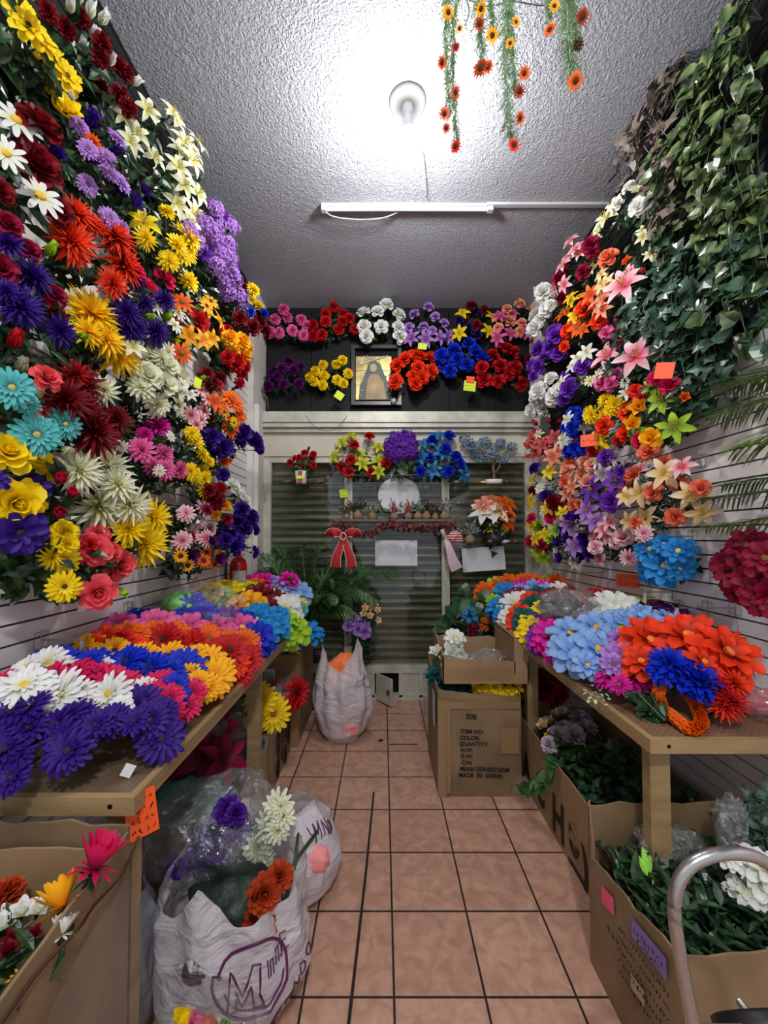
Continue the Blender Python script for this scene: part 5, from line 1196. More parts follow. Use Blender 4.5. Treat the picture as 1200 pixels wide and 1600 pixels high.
def carton(label, x0, x1, y0, y1, z0, hf, hr_, hb, hl_, m=None, bulge=.0, name='carton', group=None, bottom=True, floor_=None):
    "hf, hr_, hb, hl_: (start, end) rim heights of the front, right, back and left walls, going round anticlockwise"
    t = thing(name, label, 'cardboard box', ((x0 + x1) / 2, (y0 + y1) / 2, z0), group)
    b = MB()
    cwall(b, (x0, y0), (x1, y0), z0, wob(hf[0], hf[1], 1), bulge=bulge); cwall(b, (x1, y0), (x1, y1), z0, wob(hr_[0], hr_[1], 2), bulge=bulge)
    cwall(b, (x1, y1), (x0, y1), z0, wob(hb[0], hb[1], 3), bulge=bulge); cwall(b, (x0, y1), (x0, y0), z0, wob(hl_[0], hl_[1], 4), bulge=bulge)
    b.box(x0 + .004, x1 - .004, y0 + .004, y1 - .004, z0 + .001, z0 + .008)
    part(b, 'box_body', m or CARD, t)
    return t
def tape(t, *boxes):
    m_ = MB()
    for b in boxes: m_.box(*b)
    part(m_, 'tape', TAPE, t)
def heap(t, x0, x1, y0, y1, z, dz, m, n=220, size=.07, name='leaves', shape='oval', mound=.05, wr=.45):
    lf = MB(); gb = MB()
    for i in range(n):
        u, v = RND.random(), RND.random(); p = Vector((x0 + (x1 - x0) * u, y0 + (y1 - y0) * v, z + mound * math.sin(math.pi * u) * math.sin(math.pi * v) + RND.uniform(-dz, dz)))
        s = size * RND.uniform(.6, 1.2); lf.leaf(p, Vector((RND.uniform(-1, 1), RND.uniform(-1, 1), RND.uniform(-.2, .9))), Vector((0, 0, 1)), s, s * wr, .3, shape=shape)
    lf.v = [(min(max(a, x0 - .015), x1 + .015), min(max(b, y0 - .015), y1 + .015), c) for a, b, c in lf.v]
    return part(lf, name, m, t)

# near cardboard box with loose flowers (gerbera table side)
t = carton('huge worn carton wrapped in film beside the gerbera table, loose flowers inside', -1.215, -.625, .25, 1.045, 0, (.82, .82), (.83, .885), (.90, .91), (.9, .88), CARD2, bulge=.012)
m_ = MB(); cwall(m_, (-.64, 1.035), (-1.2, 1.035), .62, wob(.80, .79, 7), th=.012); part(m_, 'inner_flap', CARD, t)
m_ = MB(); cwall(m_, (-.64, 1.022), (-1.2, 1.022), .5, wob(.86, .865, 9, .004), th=.006); part(m_, 'torn_lining', CARD, t)
w_ = MB(); w_.tube(smooth_path([Vector((-.612, 1.06, .86)), Vector((-.606, .98, .83)), Vector((-.612, .9, .83)), Vector((-.60, .84, .84)), Vector((-.615, .76, .835)), Vector((-.61, .68, .835)), Vector((-.62, .6, .84))]), .0035, 5)
part(w_, 'twisted_wire', mat('brown_wire', (70, 44, 30), .4, .3), t, True)
film_m = clear_plastic('stretch_film', (206, 204, 210), .05, .10, 10)
f_ = MB(); P = []
for i in range(12):
    u = i / 11; P.append([Vector((-.600 + .012 * math.sin(u * 11 + j) + .006 * math.sin(j * 2.1), .3 + .755 * u, .02 + (.82 - .25 * (1 - u)) * j / 9)) for j in range(10)])
f_.grid(P); part(f_, 'stretch_film', film_m, t, True)
def loose(label, kind, colour, px, py, z, size, d, tail, name=None, cat='artificial flower'):
    p = onz(px, py, z); r = thing(name or ('loose_' + KNAME[kind]), label, cat, p)
    d = Vector(d).normalized(); head(r, kind, colour, p, d, size)
    s = MB(); e = p + Vector(tail); s.tube(smooth_path([p - d * .004, p - d * .05, (p + e) / 2 + Vector((0, 0, -.01)), e]), [.014] + [.005] * 18, 6, cap=False)
    for k in range(9): s.leaf(p - d * .012, Vector([RND.uniform(-1, 1) for _ in range(3)]) - d * .2, d, size * .3, size * .09, .2, shape='blade')
    for k in range(5): s.leaf(p.lerp(e, RND.uniform(.3, .9)), Vector([RND.uniform(-1, 1) for _ in range(3)]), Vector((0, 0, 1)), .06, .022, .3)
    part(s, 'stem', GREEN, r); return r
loose('magenta-pink gerbera leaning on the rim of the near carton, seen from behind', 'F', 'hot', 145, 1360, .90, .115, (.22, .35, .85), (-.10, -.2, -.16))
loose('golden yellow gerbera lying sideways inside the near carton', 'F', 'gold', 98, 1418, .86, .10, (-.55, .4, .6), (.0, -.25, -.1))
loose('white daisy pressed against the rim of the near carton', 'F', 'wht', 96, 1462, .84, .06, (-.1, .35, .8), (-.1, -.2, -.15))
loose('small orange and yellow bloom deep in the near carton', 'D', 'gold', 32, 1530, .78, .05, (-.2, -.1, .9), (-.08, -.12, -.12))
bush('white lilies and glittery red poinsettias tangled in the near carton', 'P:wht:40 30,1420 18,1445 45,1440,34 5,1452; C:copper:60 8,1400 20,1390,44 -10,1420; P:drd:30 40,1478 12,1490 25,1465', lambda x, y: (onz(x, y, .82), None), lambda q: Vector((-1.0, .62, .62)), lambda p, n: Vector((.1, -.1, 1)), None, leafy=14, leaf=(.06, .02), subs=False, extra=30)
bush('olive-green sprays of buds lying deepest in the near carton', 'B:lime:20 30,1560 60,1540 10,1530 45,1575 15,1590 70,1560,16 80,1520,14 20,1505', lambda x, y: (onz(x, y, .76), None), lambda q: Vector((-.95, .45, .55)), lambda p, n: Vector((-.1, .2, .8)), None, leafy=16, leaf=(.07, .018), gm=leaf_mat('olive_leaf', (54, 64, 34), (112, 120, 62), .45), subs=False, extra=40, name='bud_spray')

# cartons under the gerbera table
t = carton('low open carton under the gerbera table, holding bagged poinsettias and a blue bloom', -1.2, -.72, 1.92, 2.64, 0, (.30, .30), (.30, .33), (.36, .36), (.33, .3), CARD)
t = carton('printed open carton behind the low one, yellow and red blooms on top', -1.2, -.70, 2.67, 3.17, 0, (.36, .36), (.36, .38), (.38, .38), (.38, .36), CARD2, bulge=.01)
pr = MB()
def rings_print(mb, X, items, s=1):
    for y, z, ry, rz in items:
        for k, q in ((1, .012), (.6, .008)):
            mb.tube([(X, y + ry * k * math.cos(a), z + rz * k * math.sin(a)) for a in (2 * math.pi * i / 18 for i in range(19))], q * .5, 4, cap=False)
rings_print(pr, -.692, [(2.78, .25, .03, .09), (2.88, .19, .03, .1), (2.98, .25, .03, .09), (3.08, .2, .03, .1), (2.78, .09, .03, .06), (2.98, .08, .03, .06)])
part(pr, 'printed_marks', INK, t)
pr = MB(); rings_print(pr, -.712, [(2.15, .15, .05, .07), (2.3, .14, .03, .05)]); part(pr, 'printed_marks', INK, bpy.data.objects['carton.001'])
t = carton('tall taped carton standing between the gerbera table and the white carrier bag', -1.05, -.655, 3.22, 3.92, 0, (.70, .70), (.70, .70), (.7, .7), (.7, .7), CARD2)
part(MB().box(-1.05, -.655, 3.22, 3.92, .69, .70), 'lid', CARD2, t)
tape(t, (-1.05, -.65, 3.2185, 3.2195, .62, .705), (-.735, -.6535, 3.2165, 3.2175, .0, .70), (-.6545, -.653, 3.22, 3.30, 0, .70), (-1.0, -.66, 3.2175, 3.2185, .30, .34))
part(MB().box(-1.0, -.83, 3.212, 3.214, .53, .60), 'paper_strip', mat('paper_white', (206, 204, 206), .6), t)
text('MELD', .045, INK, t, face_matrix((-.90, 3.210, .556), (1, 0, 0), (0, 0, 1)), 'printed_text')
o = blob((-.85, 3.5, .72), (.22, .26, .035), .35, 31, 36, 16, fold=.05).build('plastic_sheet', film('pale_film', (196, 206, 206), .2), smooth=True)
tag(o, 'pale crumpled plastic sheet lying on top of the tall taped carton', 'plastic sheet')
bush('sky blue fabric blooms lying on the plastic sheet of the tall carton', 'K:sky:44 483,986 470,990,34 494,990,28', lambda x, y: (ony(x, y, 3.45), None), lambda q: Vector((q.x - .05, 3.6, .76)), lambda p, n: Vector((.2, -.5, .8)), None, leafy=4)
bush('yellow gerberas with orange hearts resting on the printed carton', 'G:ysun:60 424,1119,58 404,1094,50 395,1125,26; G:org:22 398,1100', lambda x, y: (ony(x, y, 2.75), None), lambda q: Vector((-.98, 2.9, .42)), lambda p, n: Vector((.25, -.9, .35)), None, leafy=6)
bush('red dahlias half bagged on the printed carton', 'M:red:48 460,1086,46 444,1098,40; M:crim:34 432,1082', lambda x, y: (ony(x, y, 2.9), None), lambda q: Vector((-.95, 3.0, .45)), lambda p, n: Vector((.5, -.8, .3)), None, leafy=4)
c = ony(425, 1078, 2.92); t = thing('plastic_wrap', 'clear crinkled wrap covering the red dahlias on the printed carton', 'plastic bag', c)
part(blob(c, (.17, .12, .085), .3, 41, 36, 22), 'bag_skin', CLEAR, t, True)
c = Vector((-.98, 2.35, .52)); t = thing('flower_bag', 'clear bag of red and white poinsettias in the low open carton', 'plastic bag', (c.x, c.y, .3))
part(blob(c + Vector((.02, 0, -.02)), (.235, .24, .25), .2, 43, 40, 26), 'bag_skin', CLEAR, t, True)
for i, (col_, px, py, sz) in enumerate((('crim', 340, 1135, .22), ('drd', 315, 1175, .24), ('wht', 335, 1165, .16), ('crim', 355, 1150, .16), ('drd', 290, 1190, .22), ('wht', 322, 1150, .14))):
    head(t, 'L', col_, ony(px, py, 2.22 + .03 * i), Vector((RND.uniform(-.2, .5), -.8, .4)), sz, False)
bush('dark crimson poinsettia sticking out over the aqua bag', 'L:crim:60 345,1190 310,1185,70 290,1205,60', lambda x, y: (ony(x, y, 2.05), None), lambda q: Vector((-1.0, 2.2, .35)), lambda p, n: Vector((.5, -.7, .3)), None, leafy=4, name='poinsettia_bush', subs=False)
bush('bright blue magnolia blooms in the corner of the low carton', 'P:blu:34 388,1160 382,1176 372,1168 400,1168,24; K:sky:34 392,1180,30', lambda x, y: (ony(x, y, 2.5), None), lambda q: Vector((-.85, 2.55, .25)), lambda p, n: Vector((.2, -.5, .8)), None, leafy=4)
AQUA = film('aqua_film', (126, 206, 190), .3)
o = blob((-.90, 2.02, .36), (.17, .13, .10), .35, 45, 40, 24, fold=.06, zmin=.02).build('aqua_bag', AQUA, smooth=True); tag(o, 'aqua green plastic bag in the low open carton under the gerbera table', 'plastic bag')

# carrier bags
def sack(label, c, rx, ry, h, ears, prof, m, seed=0, folds=9, amp=.03, n=110, k=40, name='carrier_bag', lean=(0, 0), dip=.0, group=None):
    c = Vector(c)
    def S(a, u, off=0):
        r = 0
        for (u0, r0), (u1, r1) in zip(prof, prof[1:]):
            if u0 <= u <= u1: r = r0 + (r1 - r0) * sst(0, 1, (u - u0) / (u1 - u0)); break
        e = sum(hh * max(0, 1 - abs(math.atan2(math.sin(a - aa), math.cos(a - aa))) / (1.9 * ww)) ** 1.25 for aa, ww, hh in ears)
        zt = h + e; z = zt * u if u < .7 else h * .7 + (zt - h * .7) * (u - .7) / .3
        f = 1 + amp * math.sin(a * folds + seed + u * 3) * (.3 + u) + 1.6 * amp * noise.noise(Vector((math.cos(a) * 1.5, math.sin(a) * 1.5, u * 3 + seed))) + amp * 1.1 * noise.noise(Vector((math.cos(a) * 5, math.sin(a) * 5, u * 5 + seed))) + amp * .7 * abs(noise.noise(Vector((math.cos(a) * 9 + u * 3, math.sin(a) * 9, u * 7 + seed))))
        return c + Vector((math.cos(a) * (rx * r * f + off) + lean[0] * u * u, math.sin(a) * (ry * r * f + off) + lean[1] * u * u, z))
    t = thing(name, label, 'plastic bag', c, group)
    mb = MB(); P = [[S(2 * math.pi * j / n, i / k) for j in range(n)] for i in range(k + 1)]
    mb.grid(P, closed=True); mb.add(P[0], [tuple(range(n))[::-1]])
    part(mb, 'bag_skin', m, t, True)
    return t, S
BAGW = film('white_carrier_film', (242, 238, 244), .3, .28, .7, 8, .12)
BAGP = film('pinkish_carrier_film', (226, 196, 198), .22, .3)
PL = mat('plum_ink', (92, 22, 74), .5)
def stroke(S, pts, r, off=.003, sub=5):
    "pts are (angle in degrees, height fraction) on the bag"
    out = []
    for (a0, u0), (a1, u1) in zip(pts, pts[1:]):
        for i in range(sub): out.append(S(math.radians(a0 + (a1 - a0) * i / sub), u0 + (u1 - u0) * i / sub, off))
    out.append(S(math.radians(pts[-1][0]), pts[-1][1], off)); return MB.tube, out, r
c = Vector((-.325, 3.38, .005))
t, S = sack('white carrier bag with two pointed handles, orange tissue showing, on the tiles by the shutter', c, .235, .19, .56, [(math.radians(200), .55, .20), (math.radians(320), .45, .26)],
    [(0, .55), (.12, .8), (.4, 1), (.75, .92), (1, .72)], BAGW, 3, folds=11, lean=(0, .02), amp=.045)
part(blob(c + Vector((.01, 0, .50)), (.14, .12, .16), .25, 51), 'orange_tissue', mat('orange_tissue', (250, 130, 70), .6, bump=.4, bscale=14), t, True)
part(blob(c + Vector((.03, -.05, .13)), (.14, .11, .11), .2, 52, zmin=.02), 'pink_tissue', mat('pink_tissue', (246, 150, 150), .6), t, True)
m_ = MB()
for pts in ([(300, .7), (318, .62), (332, .66), (322, .74), (305, .76), (300, .7)], [(305, .62), (325, .56), (340, .6)], [(190, .75), (196, .6), (200, .5)]):
    _, o_, r_ = stroke(S, pts, .002); m_.tube(o_, r_, 4)
part(m_, 'printed_lines', PL, t)
# big printed bag in front
c = Vector((-.53, 1.50, .005))
t, S = sack('large white carrier bag printed with a plum ring logo, nearest of the floor bags', c, .255, .22, .40, [(math.radians(262), .26, .13), (math.radians(20), .45, .10), (math.radians(150), .4, .08)],
    [(0, .6), (.1, .85), (.35, 1.02), (.7, 1.0), (.88, .95), (1, .88)], BAGW, 8, folds=9, amp=.04, n=120)
def logo(S, mb, ac, uc, ra, ru, r, a0=0, a1=360, n=26):
    mb.tube([S(math.radians(ac + ra * math.cos(q)), uc + ru * math.sin(q), .003) for q in (math.radians(a0 + (a1 - a0) * i / n) for i in range(n + 1))], r, 5, cap=True)
m_ = MB(); logo(S, m_, 302, .60, 27, .27, .0045); logo(S, m_, 303, .61, 22, .22, .003, 200, 345)
def glyph(S, mb, ac, uc, sa, su, pts, r): 
    for g in pts:
        q = [(ac + x * sa, uc + y * su) for x, y in g]; _, o_, rr = stroke(S, q, r); mb.tube(o_, rr, 4)
# a tall outlined M with the rest of the word running up to its right, as on the bag
glyph(S, m_, 295, .56, 12, .18, [[(-.9, -.9), (-.75, .9), (-.1, -.1), (.5, .95), (.9, .9), (.8, -.2), (1.1, -.8), (.6, -.9), (.35, .2), (-.1, -.6), (-.45, .1), (-.4, -.8), (-.9, -.9)]], .0032)
glyph(S, m_, 314, .66, 3.2, .06, [[(-1, -1), (-1, 1)], [(-.4, -1), (-.4, .8), (.4, .8), (.4, -1)]], .0022)
glyph(S, m_, 321, .70, 3.2, .06, [[(-1, -1), (-1, .8), (0, .8), (0, -1)], [(0, .8), (1, .8), (1, -1)]], .0022)
glyph(S, m_, 328, .74, 3, .06, [[(1, .7), (-1, .9), (-1, -1), (1, -1)], [(-1, 0), (.7, 0)]], .0022)
part(m_, 'logo', PL, t)
m_ = MB()
LET = dict(M=[[(-1, -1), (-1, 1), (0, -.2), (1, 1), (1, -1)]], U=[[(-1, 1), (-1, -.6), (0, -1), (1, -.6), (1, 1)]], N=[[(-1, -1), (-1, 1), (1, -1), (1, 1)]], D=[[(-1, -1), (-1, 1), (.4, .8), (1, 0), (.4, -.8), (-1, -1)]], O=[[(-1, -.6), (-1, .6), (0, 1), (1, .6), (1, -.6), (0, -1), (-1, -.6)]], E=[[(1, 1), (-1, 1), (-1, -1), (1, -1)], [(-1, 0), (.6, 0)]], L=[[(-1, 1), (-1, -1), (1, -1)]])
for i, ch in enumerate('MUNDO'): glyph(S, m_, 322 + i * 7.5, .22 + i * .055, 2.7, .038, LET[ch], .0028)
for i, ch in enumerate('DEL'): glyph(S, m_, 314 + i * 7, .08 + i * .05, 2.6, .035, LET[ch], .0028)
part(m_, 'printed_word', PL, t)
part(blob(c + Vector((-.03, .0, .19)), (.16, .14, .15), .2, 61, zmin=.02), 'pale_contents', mat('pale_contents', (196, 206, 214), .6, var=.25, vscale=12, c2=(206, 150, 160)), t, True)
part(blob(c + Vector((.0, .02, .33)), (.15, .13, .07), .3, 62), 'dark_contents', mat('dark_green_mix', (40, 62, 48), .5, var=.6, vscale=22, bump=.6), t, True)
bush('coppery glitter poinsettias with dark stems sticking out of the printed bag', 'C:copper:52 412,1395 430,1380,44 405,1425,40; P:copper:44 418,1435 405,1410,38; B:drd:30 398,1400', lambda x, y: (ony(x, y, 1.40 + RND.uniform(-.03, .03)), None), lambda q: c + Vector((.10, .0, .3)), lambda p, n: Vector((.2, -.8, .4)), None, leafy=6, subs=False, name='poinsettia_bush')
s_ = MB(); q0 = ony(445, 1410, 1.5); s_.tube([q0, ony(462, 1345, 1.5), ony(497, 1298, 1.5)], [.008, .008, .006], 7); s_.tube([ony(460, 1352, 1.5), ony(466, 1302, 1.5)], [.007, .005], 7); s_.tube([q0, ony(430, 1372, 1.52)], .006, 7)
tag(s_.build('cut_stems', mat('stem_green_light', (70, 92, 66), .5), smooth=True), 'bare forked green stems poking up out of the printed bag', 'flower stems')
# bag behind
c2 = Vector((-.40, 1.97, .005))
t, S = sack('second white carrier bag slumped behind the printed one, plum lettering near its top', c2, .20, .20, .36, [(math.radians(330), .7, .05), (math.radians(200), .6, .05)], [(0, .6), (.12, .92), (.4, 1.02), (.75, .8), (1, .45)], BAGW, 14, folds=7, amp=.035)
m_ = MB(); glyph(S, m_, 318, .80, 5, .07, LET['M'], .003); glyph(S, m_, 333, .80, 4, .06, LET['N'], .003); glyph(S, m_, 345, .78, 4, .05, LET['D'], .003); glyph(S, m_, 305, .82, 4, .05, [[(-1, 1), (0, 0), (1, -.5)], [(-.5, -.5), (.6, -.9)]], .003); part(m_, 'printed_word', PL, t)
part(blob(c2 + Vector((.10, -.12, .20)), (.07, .05, .06), .2, 63), 'pink_tissue', mat('pink_tissue', (246, 150, 150), .6), t, True)
# translucent bag between big carton and printed bag
t, S = sack('limp translucent bag squeezed between the near carton and the printed bag', Vector((-.86, 1.36, .005)), .13, .17, .46, [(math.radians(300), .6, .08)], [(0, .7), (.3, 1), (.7, .9), (1, .6)], film('grey_film', (176, 178, 186), .3), 21, folds=8, amp=.05)
# big clear bag of purple and white flowers
c3 = Vector((-.655, 1.70, .45))
t = thing('flower_bag', 'big shiny clear bag of purple and white blooms resting on the carrier bags', 'plastic bag', (c3.x, c3.y, .4))
P = blob((0, 0, 0), (.29, .19, .17), .2, 71, 64, 36, pw=.9, fold=.03)
M = Matrix.Translation(c3) @ Matrix.Rotation(math.radians(-8), 4, 'Y')
P.v = [tuple(M @ Vector(v)) for v in P.v]; part(P, 'bag_skin', clear_plastic('shiny_clear_plastic', (214, 216, 220), .09, .19, 12), t, True)
bush('purple carnations inside the big shiny clear bag', 'C:grape:46 350,1275 335,1300 365,1300,40 318,1320,40 300,1345,40 340,1330,40 280,1350,34 370,1270,34; P:vio:30 312,1350 330,1355', lambda x, y: (ony(x, y, 1.58 + RND.uniform(-.03, .05)), None), lambda q: c3 + Vector((-.1, .04, -.08)), lambda p, n: Vector((-.1, -.7, .6)), None, leafy=7, subs=False)
bush('creamy white chrysanthemums inside the big shiny clear bag', 'M:crm:44 432,1262 420,1290 408,1318 440,1280,36 400,1345,40 392,1368,34 428,1305,36 415,1340,34 442,1255,28', lambda x, y: (ony(x, y, 1.58 + RND.uniform(-.03, .05)), None), lambda q: c3 + Vector((.06, .05, -.05)), lambda p, n: Vector((.15, -.8, .5)), None, leafy=9, subs=False)
# bag in the front
c4 = Vector((-.36, .98, .0)); q = ony(325, 1592, 1.1)
t = thing('flower_bag', 'clear bag with rainbow-tinted blooms in front of the printed bag, cut by the photo edge', 'plastic bag', (q.x, 1.1, .30))
part(blob((q.x, 1.1, q.z - .05), (.14, .11, .09), .28, 81, 40, 24), 'bag_skin', CLEAR, t, True)
for i, cc in enumerate(('yel', 'pnk', 'org', 'lime', 'pnk')): head(t, 'B', cc, Vector((q.x - .02 + .02 * i, 1.08, q.z + .0 - .01 * i)), Vector((.3 * (i - 2), -.4, 1)), .10, False)
part(blob((q.x, 1.11, .17), (.10, .08, .17), .2, 82, zmin=.0), 'lower_bundle', BAGP, t, True)

# ------------------------------------------------------------------ cartons on the ivy side
x0, x1, y0, y1 = .345, .865, 2.62, 3.18
t = carton('tall brown export carton with shipping print standing in the aisle', x0, x1, y0, y1, 0, (.655, .615), (.615, .64), (.66, .72), (.76, .66), CARD2, bulge=.018)
for i, (s, x) in enumerate((('ITEM NO:', .51), ('COLOR:', .495), ('QUANTITY:', .52), ('N.W:', .475), ('G.W:', .475), ('C/N:', .475), ('MEAS:125X45X65CM', .585), ('MADE  IN  CHINA', .56))):
    z = .405 - i * .0375 - (.004 if i > 5 else 0)
    text(s, .034, INK, t, face_matrix((x + .045, y0 - .021, z), (1, 0, -.03), (0, 0, 1)), 'printed_text', bold=.0011)
text('805', .045, INK, t, face_matrix((.55, y0 - .021, .50), (-1, 0, .1), (0, 0, -1)), 'handwritten_number', bold=.0008)
tape(t, (x0 + .05, x0 + .075, y0 - .0205, y0 - .0195, .03, .56), (x0 + .01, x1 - .01, y0 - .0185, y0 - .0175, .545, .59), (x1 - .13, x1 - .02, y0 - .02, y0 - .019, .27, .43), (x0 - .002, x0 + .05, y0 - .014, y0 - .013, 0, .6))
part(blob((x1 + .0, y0 + .0, .05), (.06, .04, .07), .5, 91, zmin=.004), 'loose_film', CLEAR, t, True)
part(MB().box(x0 - .02, x0 - .017, y0 + .02, y0 + .12, .42, .62), 'white_label', mat('label_white', (206, 204, 200), .5), t)
bush('dark teal satin blooms squeezed under the tray on the export carton', 'K:dteal:36 684,1052 700,1062 718,1066 738,1068 692,1046,30', lambda x, y: (ony(x, y, 2.80), None), lambda q: Vector((q.x, 2.95, .5)), lambda p, n: Vector((-.2, -.4, .8)), None, leafy=3)
bush('crumpled lemon yellow satin blooms squeezed under the tray on the export carton', 'K:yel:34 752,1070 770,1071 788,1072 802,1071,30 760,1074,30 780,1075', lambda x, y: (ony(x, y, 2.72), None), lambda q: Vector((q.x, 2.9, .5)), lambda p, n: Vector((0, -.6, .7)), None, leafy=2)
tx0, tx1, ty0, ty1 = .375, .91, 2.60, 3.05
t = carton('shallow cardboard tray of white flowers and clear bags on top of the export carton', tx0, tx1, ty0, ty1, .70, (.86, .835), (.835, .86), (.88, .90), (.94, .87), CARD, name='cardboard_tray')
m_ = MB(); cwall(m_, (tx1 - .09, ty0 + .003), (tx1, ty0 + .003), .70, wob(.985, .975, 5, .002)); cwall(m_, (tx1, ty0), (tx1, ty1), .70, wob(.98, 1.0, 6, .002)); cwall(m_, (tx1 - .09, ty1), (tx1 - .09, ty0), .76, wob(1.0, .985, 6, .002))
m_.box(tx1 - .09, tx1, ty0 + .003, ty1, .978, .984); part(m_, 'folded_flap', CARD, t)
tape(t, (tx0 + .02, tx1 - .1, ty0 - .0015, ty0 - .0005, .72, .80))
bush('white satin lilies and roses in the shallow cardboard tray', 'P:wht:30 707,1018 716,1008 712,1030,34 722,1024 700,1035 730,1035,24 716,1040; P:wht:26 682,1023; K:wht:30 708,1000', lambda x, y: (ony(x, y, 2.72), None), lambda q: Vector((.5, 2.9, .80)), lambda p, n: Vector((-.2, -.6, .6)), None, leafy=10)
c = ony(760, 1030, 2.8); o = thing('plastic_wrap', 'crumpled clear wrap lying in the shallow cardboard tray', 'plastic bag', c)
part(blob(c + Vector((.0, 0, -.01)), (.17, .12, .07), .35, 95, 44, 26), 'bag_skin', CLEARS, o, True)
c = ony(791, 1041, 2.75); o = thing('fabric_bloom', 'single hot pink bloom in the folded end of the cardboard tray', 'artificial flower', c); head(o, 'P', 'fuch', c, (0, -.5, .8), .07)
loose_ = bush('orange gerbera showing in the dark under the pegboard table', 'G:org:48 834,1083; C:drd:50 850,1070 870,1078,40', lambda x, y: (ony(x, y, 2.95), None), lambda q: Vector((1.0, 3.1, .35)), lambda p, n: Vector((-.3, -.8, .2)), None, leafy=6)
# long carton with big letters
lx0, lx1, ly0, ly1 = .925, 1.50, 1.88, 2.98
t = carton('long low carton with big dark letters on its side, full of dried blooms and ivy', lx0, lx1, ly0, ly1, 0, (.40, .40), (.4, .4), (.40, .40), (.41, .40), CARD, bulge=.0)
for s, y, z, sz in (('A', 2.70, .13, .25), ('C', 2.47, .13, .24), ('H', 2.22, .12, .27), ('e', 2.04, .125, .29), (')', 1.93, .09, .24)):
    text(s, sz, INK, t, face_matrix((lx0 - .002, y, z), (0, 1, 0), (0, 0, -1)) if s in 'e' else face_matrix((lx0 - .002, y, z), (0, -1, 0), (0, 0, 1)), 'printed_letter', sx=.8, bold=.009)
part(MB().box(lx0 - .003, lx0 - .001, 1.94, 2.10, .012, .03), 'printed_bar', INK, t)
bush('dried cream and dusky blooms in crinkled sleeves inside the long carton', 'P:cren:26 860,1130 872,1122 848,1140,22; C:dusk:34 885,1140 905,1130 895,1155 870,1150,28 915,1145 858,1165,26; P:crm:24 905,1168 880,1120; P:gold:10 856,1147', lambda x, y: (onz(x, y, .42), None), lambda q: Vector((1.25, 2.6, .2)), lambda p, n: Vector((-.2, -.3, .8)), None, leafy=16, gm=BROWNIVY, subs=False, extra=60)
t = thing('ivy_bush', 'green ivy bush lying in the long carton, one runner hanging over its rim', 'artificial ivy', (1.1, 2.1, .2))
heap(t, .96, 1.46, 1.92, 2.5, .36, .05, IVY, 330, .075, 'foliage', 'ivy', .09)
heap(t, .97, 1.3, 2.05, 2.35, .42, .03, GREEN, 60, .11, 'broad_leaves', 'heart', .04)
r_ = MB(); pp = smooth_path([Vector((1.0, 2.15, .42)), Vector((.92, 2.2, .42)), Vector((.89, 2.25, .34)), Vector((.87, 2.35, .24)), Vector((.83, 2.4, .17))]); r_.tube(pp, .003, 5)
for q in pp[6::2]:
    for k in range(2): r_.leaf(q, Vector((-.6, RND.uniform(-1, 1), RND.uniform(-.6, .4))), Vector((-.8, -.5, .3)), .085, .05, .3, shape='heart')
part(r_, 'runner', leaf_mat('mid_leaf', (34, 74, 30), (58, 104, 48), .4), t)
# near carton of greenery
nx0, nx1, ny0, ny1 = .79, 1.52, 1.12, 1.62
t = carton('carton full of dark green leaf sprays with pink and violet notes on its side', nx0, nx1, ny0, ny1, 0, (.50, .585), (.57, .6), (.60, .585), (.40, .50), CARD2, bulge=.008)
m_ = MB(); cwall(m_, (nx0, ny1), (nx0, ny1 - .03), .3, wob(.6, .45, 3, .01)); part(m_, 'torn_corner', CARD, t)
XN = nx0 - .012
def note(nm, y0_, y1_, z0_, z1_, m, sk=.0): 
    b = MB(); b.add([(XN, y1_, z0_), (XN, y0_, z0_ + sk), (XN, y0_, z1_ + sk), (XN, y1_, z1_)], [(0, 1, 2, 3)]); return part(b, nm, m, t)
note('pink_note', 1.43, 1.51, .315, .375, mat('pink_note', (240, 92, 130), .6), .02)['label'] = 'bright pink sticky note'
note('violet_note', 1.17, 1.33, .365, .425, mat('violet_note', (132, 112, 176), .6), .03)['label'] = 'violet handwritten note'
note('pale_label', 1.27, 1.34, .20, .245, mat('pale_label', (180, 160, 130), .6), .015)
ink = MB()
def scrib(y0_, y1_, z, a, sk=0.2, r=.0012):
    y = y1_
    while y > y0_:
        ink.tube([(XN - .002, y - RND.uniform(0, a * 1.4), z + (y1_ - y) * sk + RND.uniform(-a, a)) for _ in range(4)], r, 3, cap=False); y -= a * 2.2
scrib(1.19, 1.32, .40, .008); scrib(1.2, 1.30, .382, .007)
for k in range(5): scrib(1.16, 1.40, .33 - .035 * k, .007, .16, .0016)
scrib(1.40, 1.47, .27, .012, .1, .002)
part(ink, 'handwriting', INK, t)
t2 = thing('leaf_spray_bundle', 'dark green leaf sprays packed in the nearest carton of the ivy side', 'artificial greenery', (1.1, 1.35, .3))
heap(t2, .82, 1.49, 1.15, 1.59, .42, .045, GREEN, 700, .085, 'foliage', 'blade', .06)
heap(t2, .85, 1.45, 1.2, 1.57, .44, .03, leaf_mat('fern_leaf', (26, 52, 34), (58, 86, 64), .4), 260, .06, 'fern_leaves', 'oval', .06)
st = MB()
for i in range(26):
    p = Vector((RND.uniform(.83, 1.3), RND.uniform(1.15, 1.4), .44)); st.tube([p, p + Vector((RND.uniform(-.1, .1), RND.uniform(.1, .25), RND.uniform(.02, .09)))], .0035, 4)
part(st, 'stems', STEM, t2)
lm = MB()
for i in range(5): lm.leaf(onz(1012 + RND.uniform(-4, 6), 1352 + i * 4, .5), Vector((RND.uniform(-.4, .4), .5, 1)), Vector((0, -1, .3)), .05, .028, .2)
part(lm, 'lime_sprout', mat('lime_sprout', (130, 196, 50), .5), t2)
c = onz(1050, 1320, .50); t = thing('plastic_wrap', 'dark crinkled clear sleeve at the back of the nearest greenery carton', 'plastic bag', c)
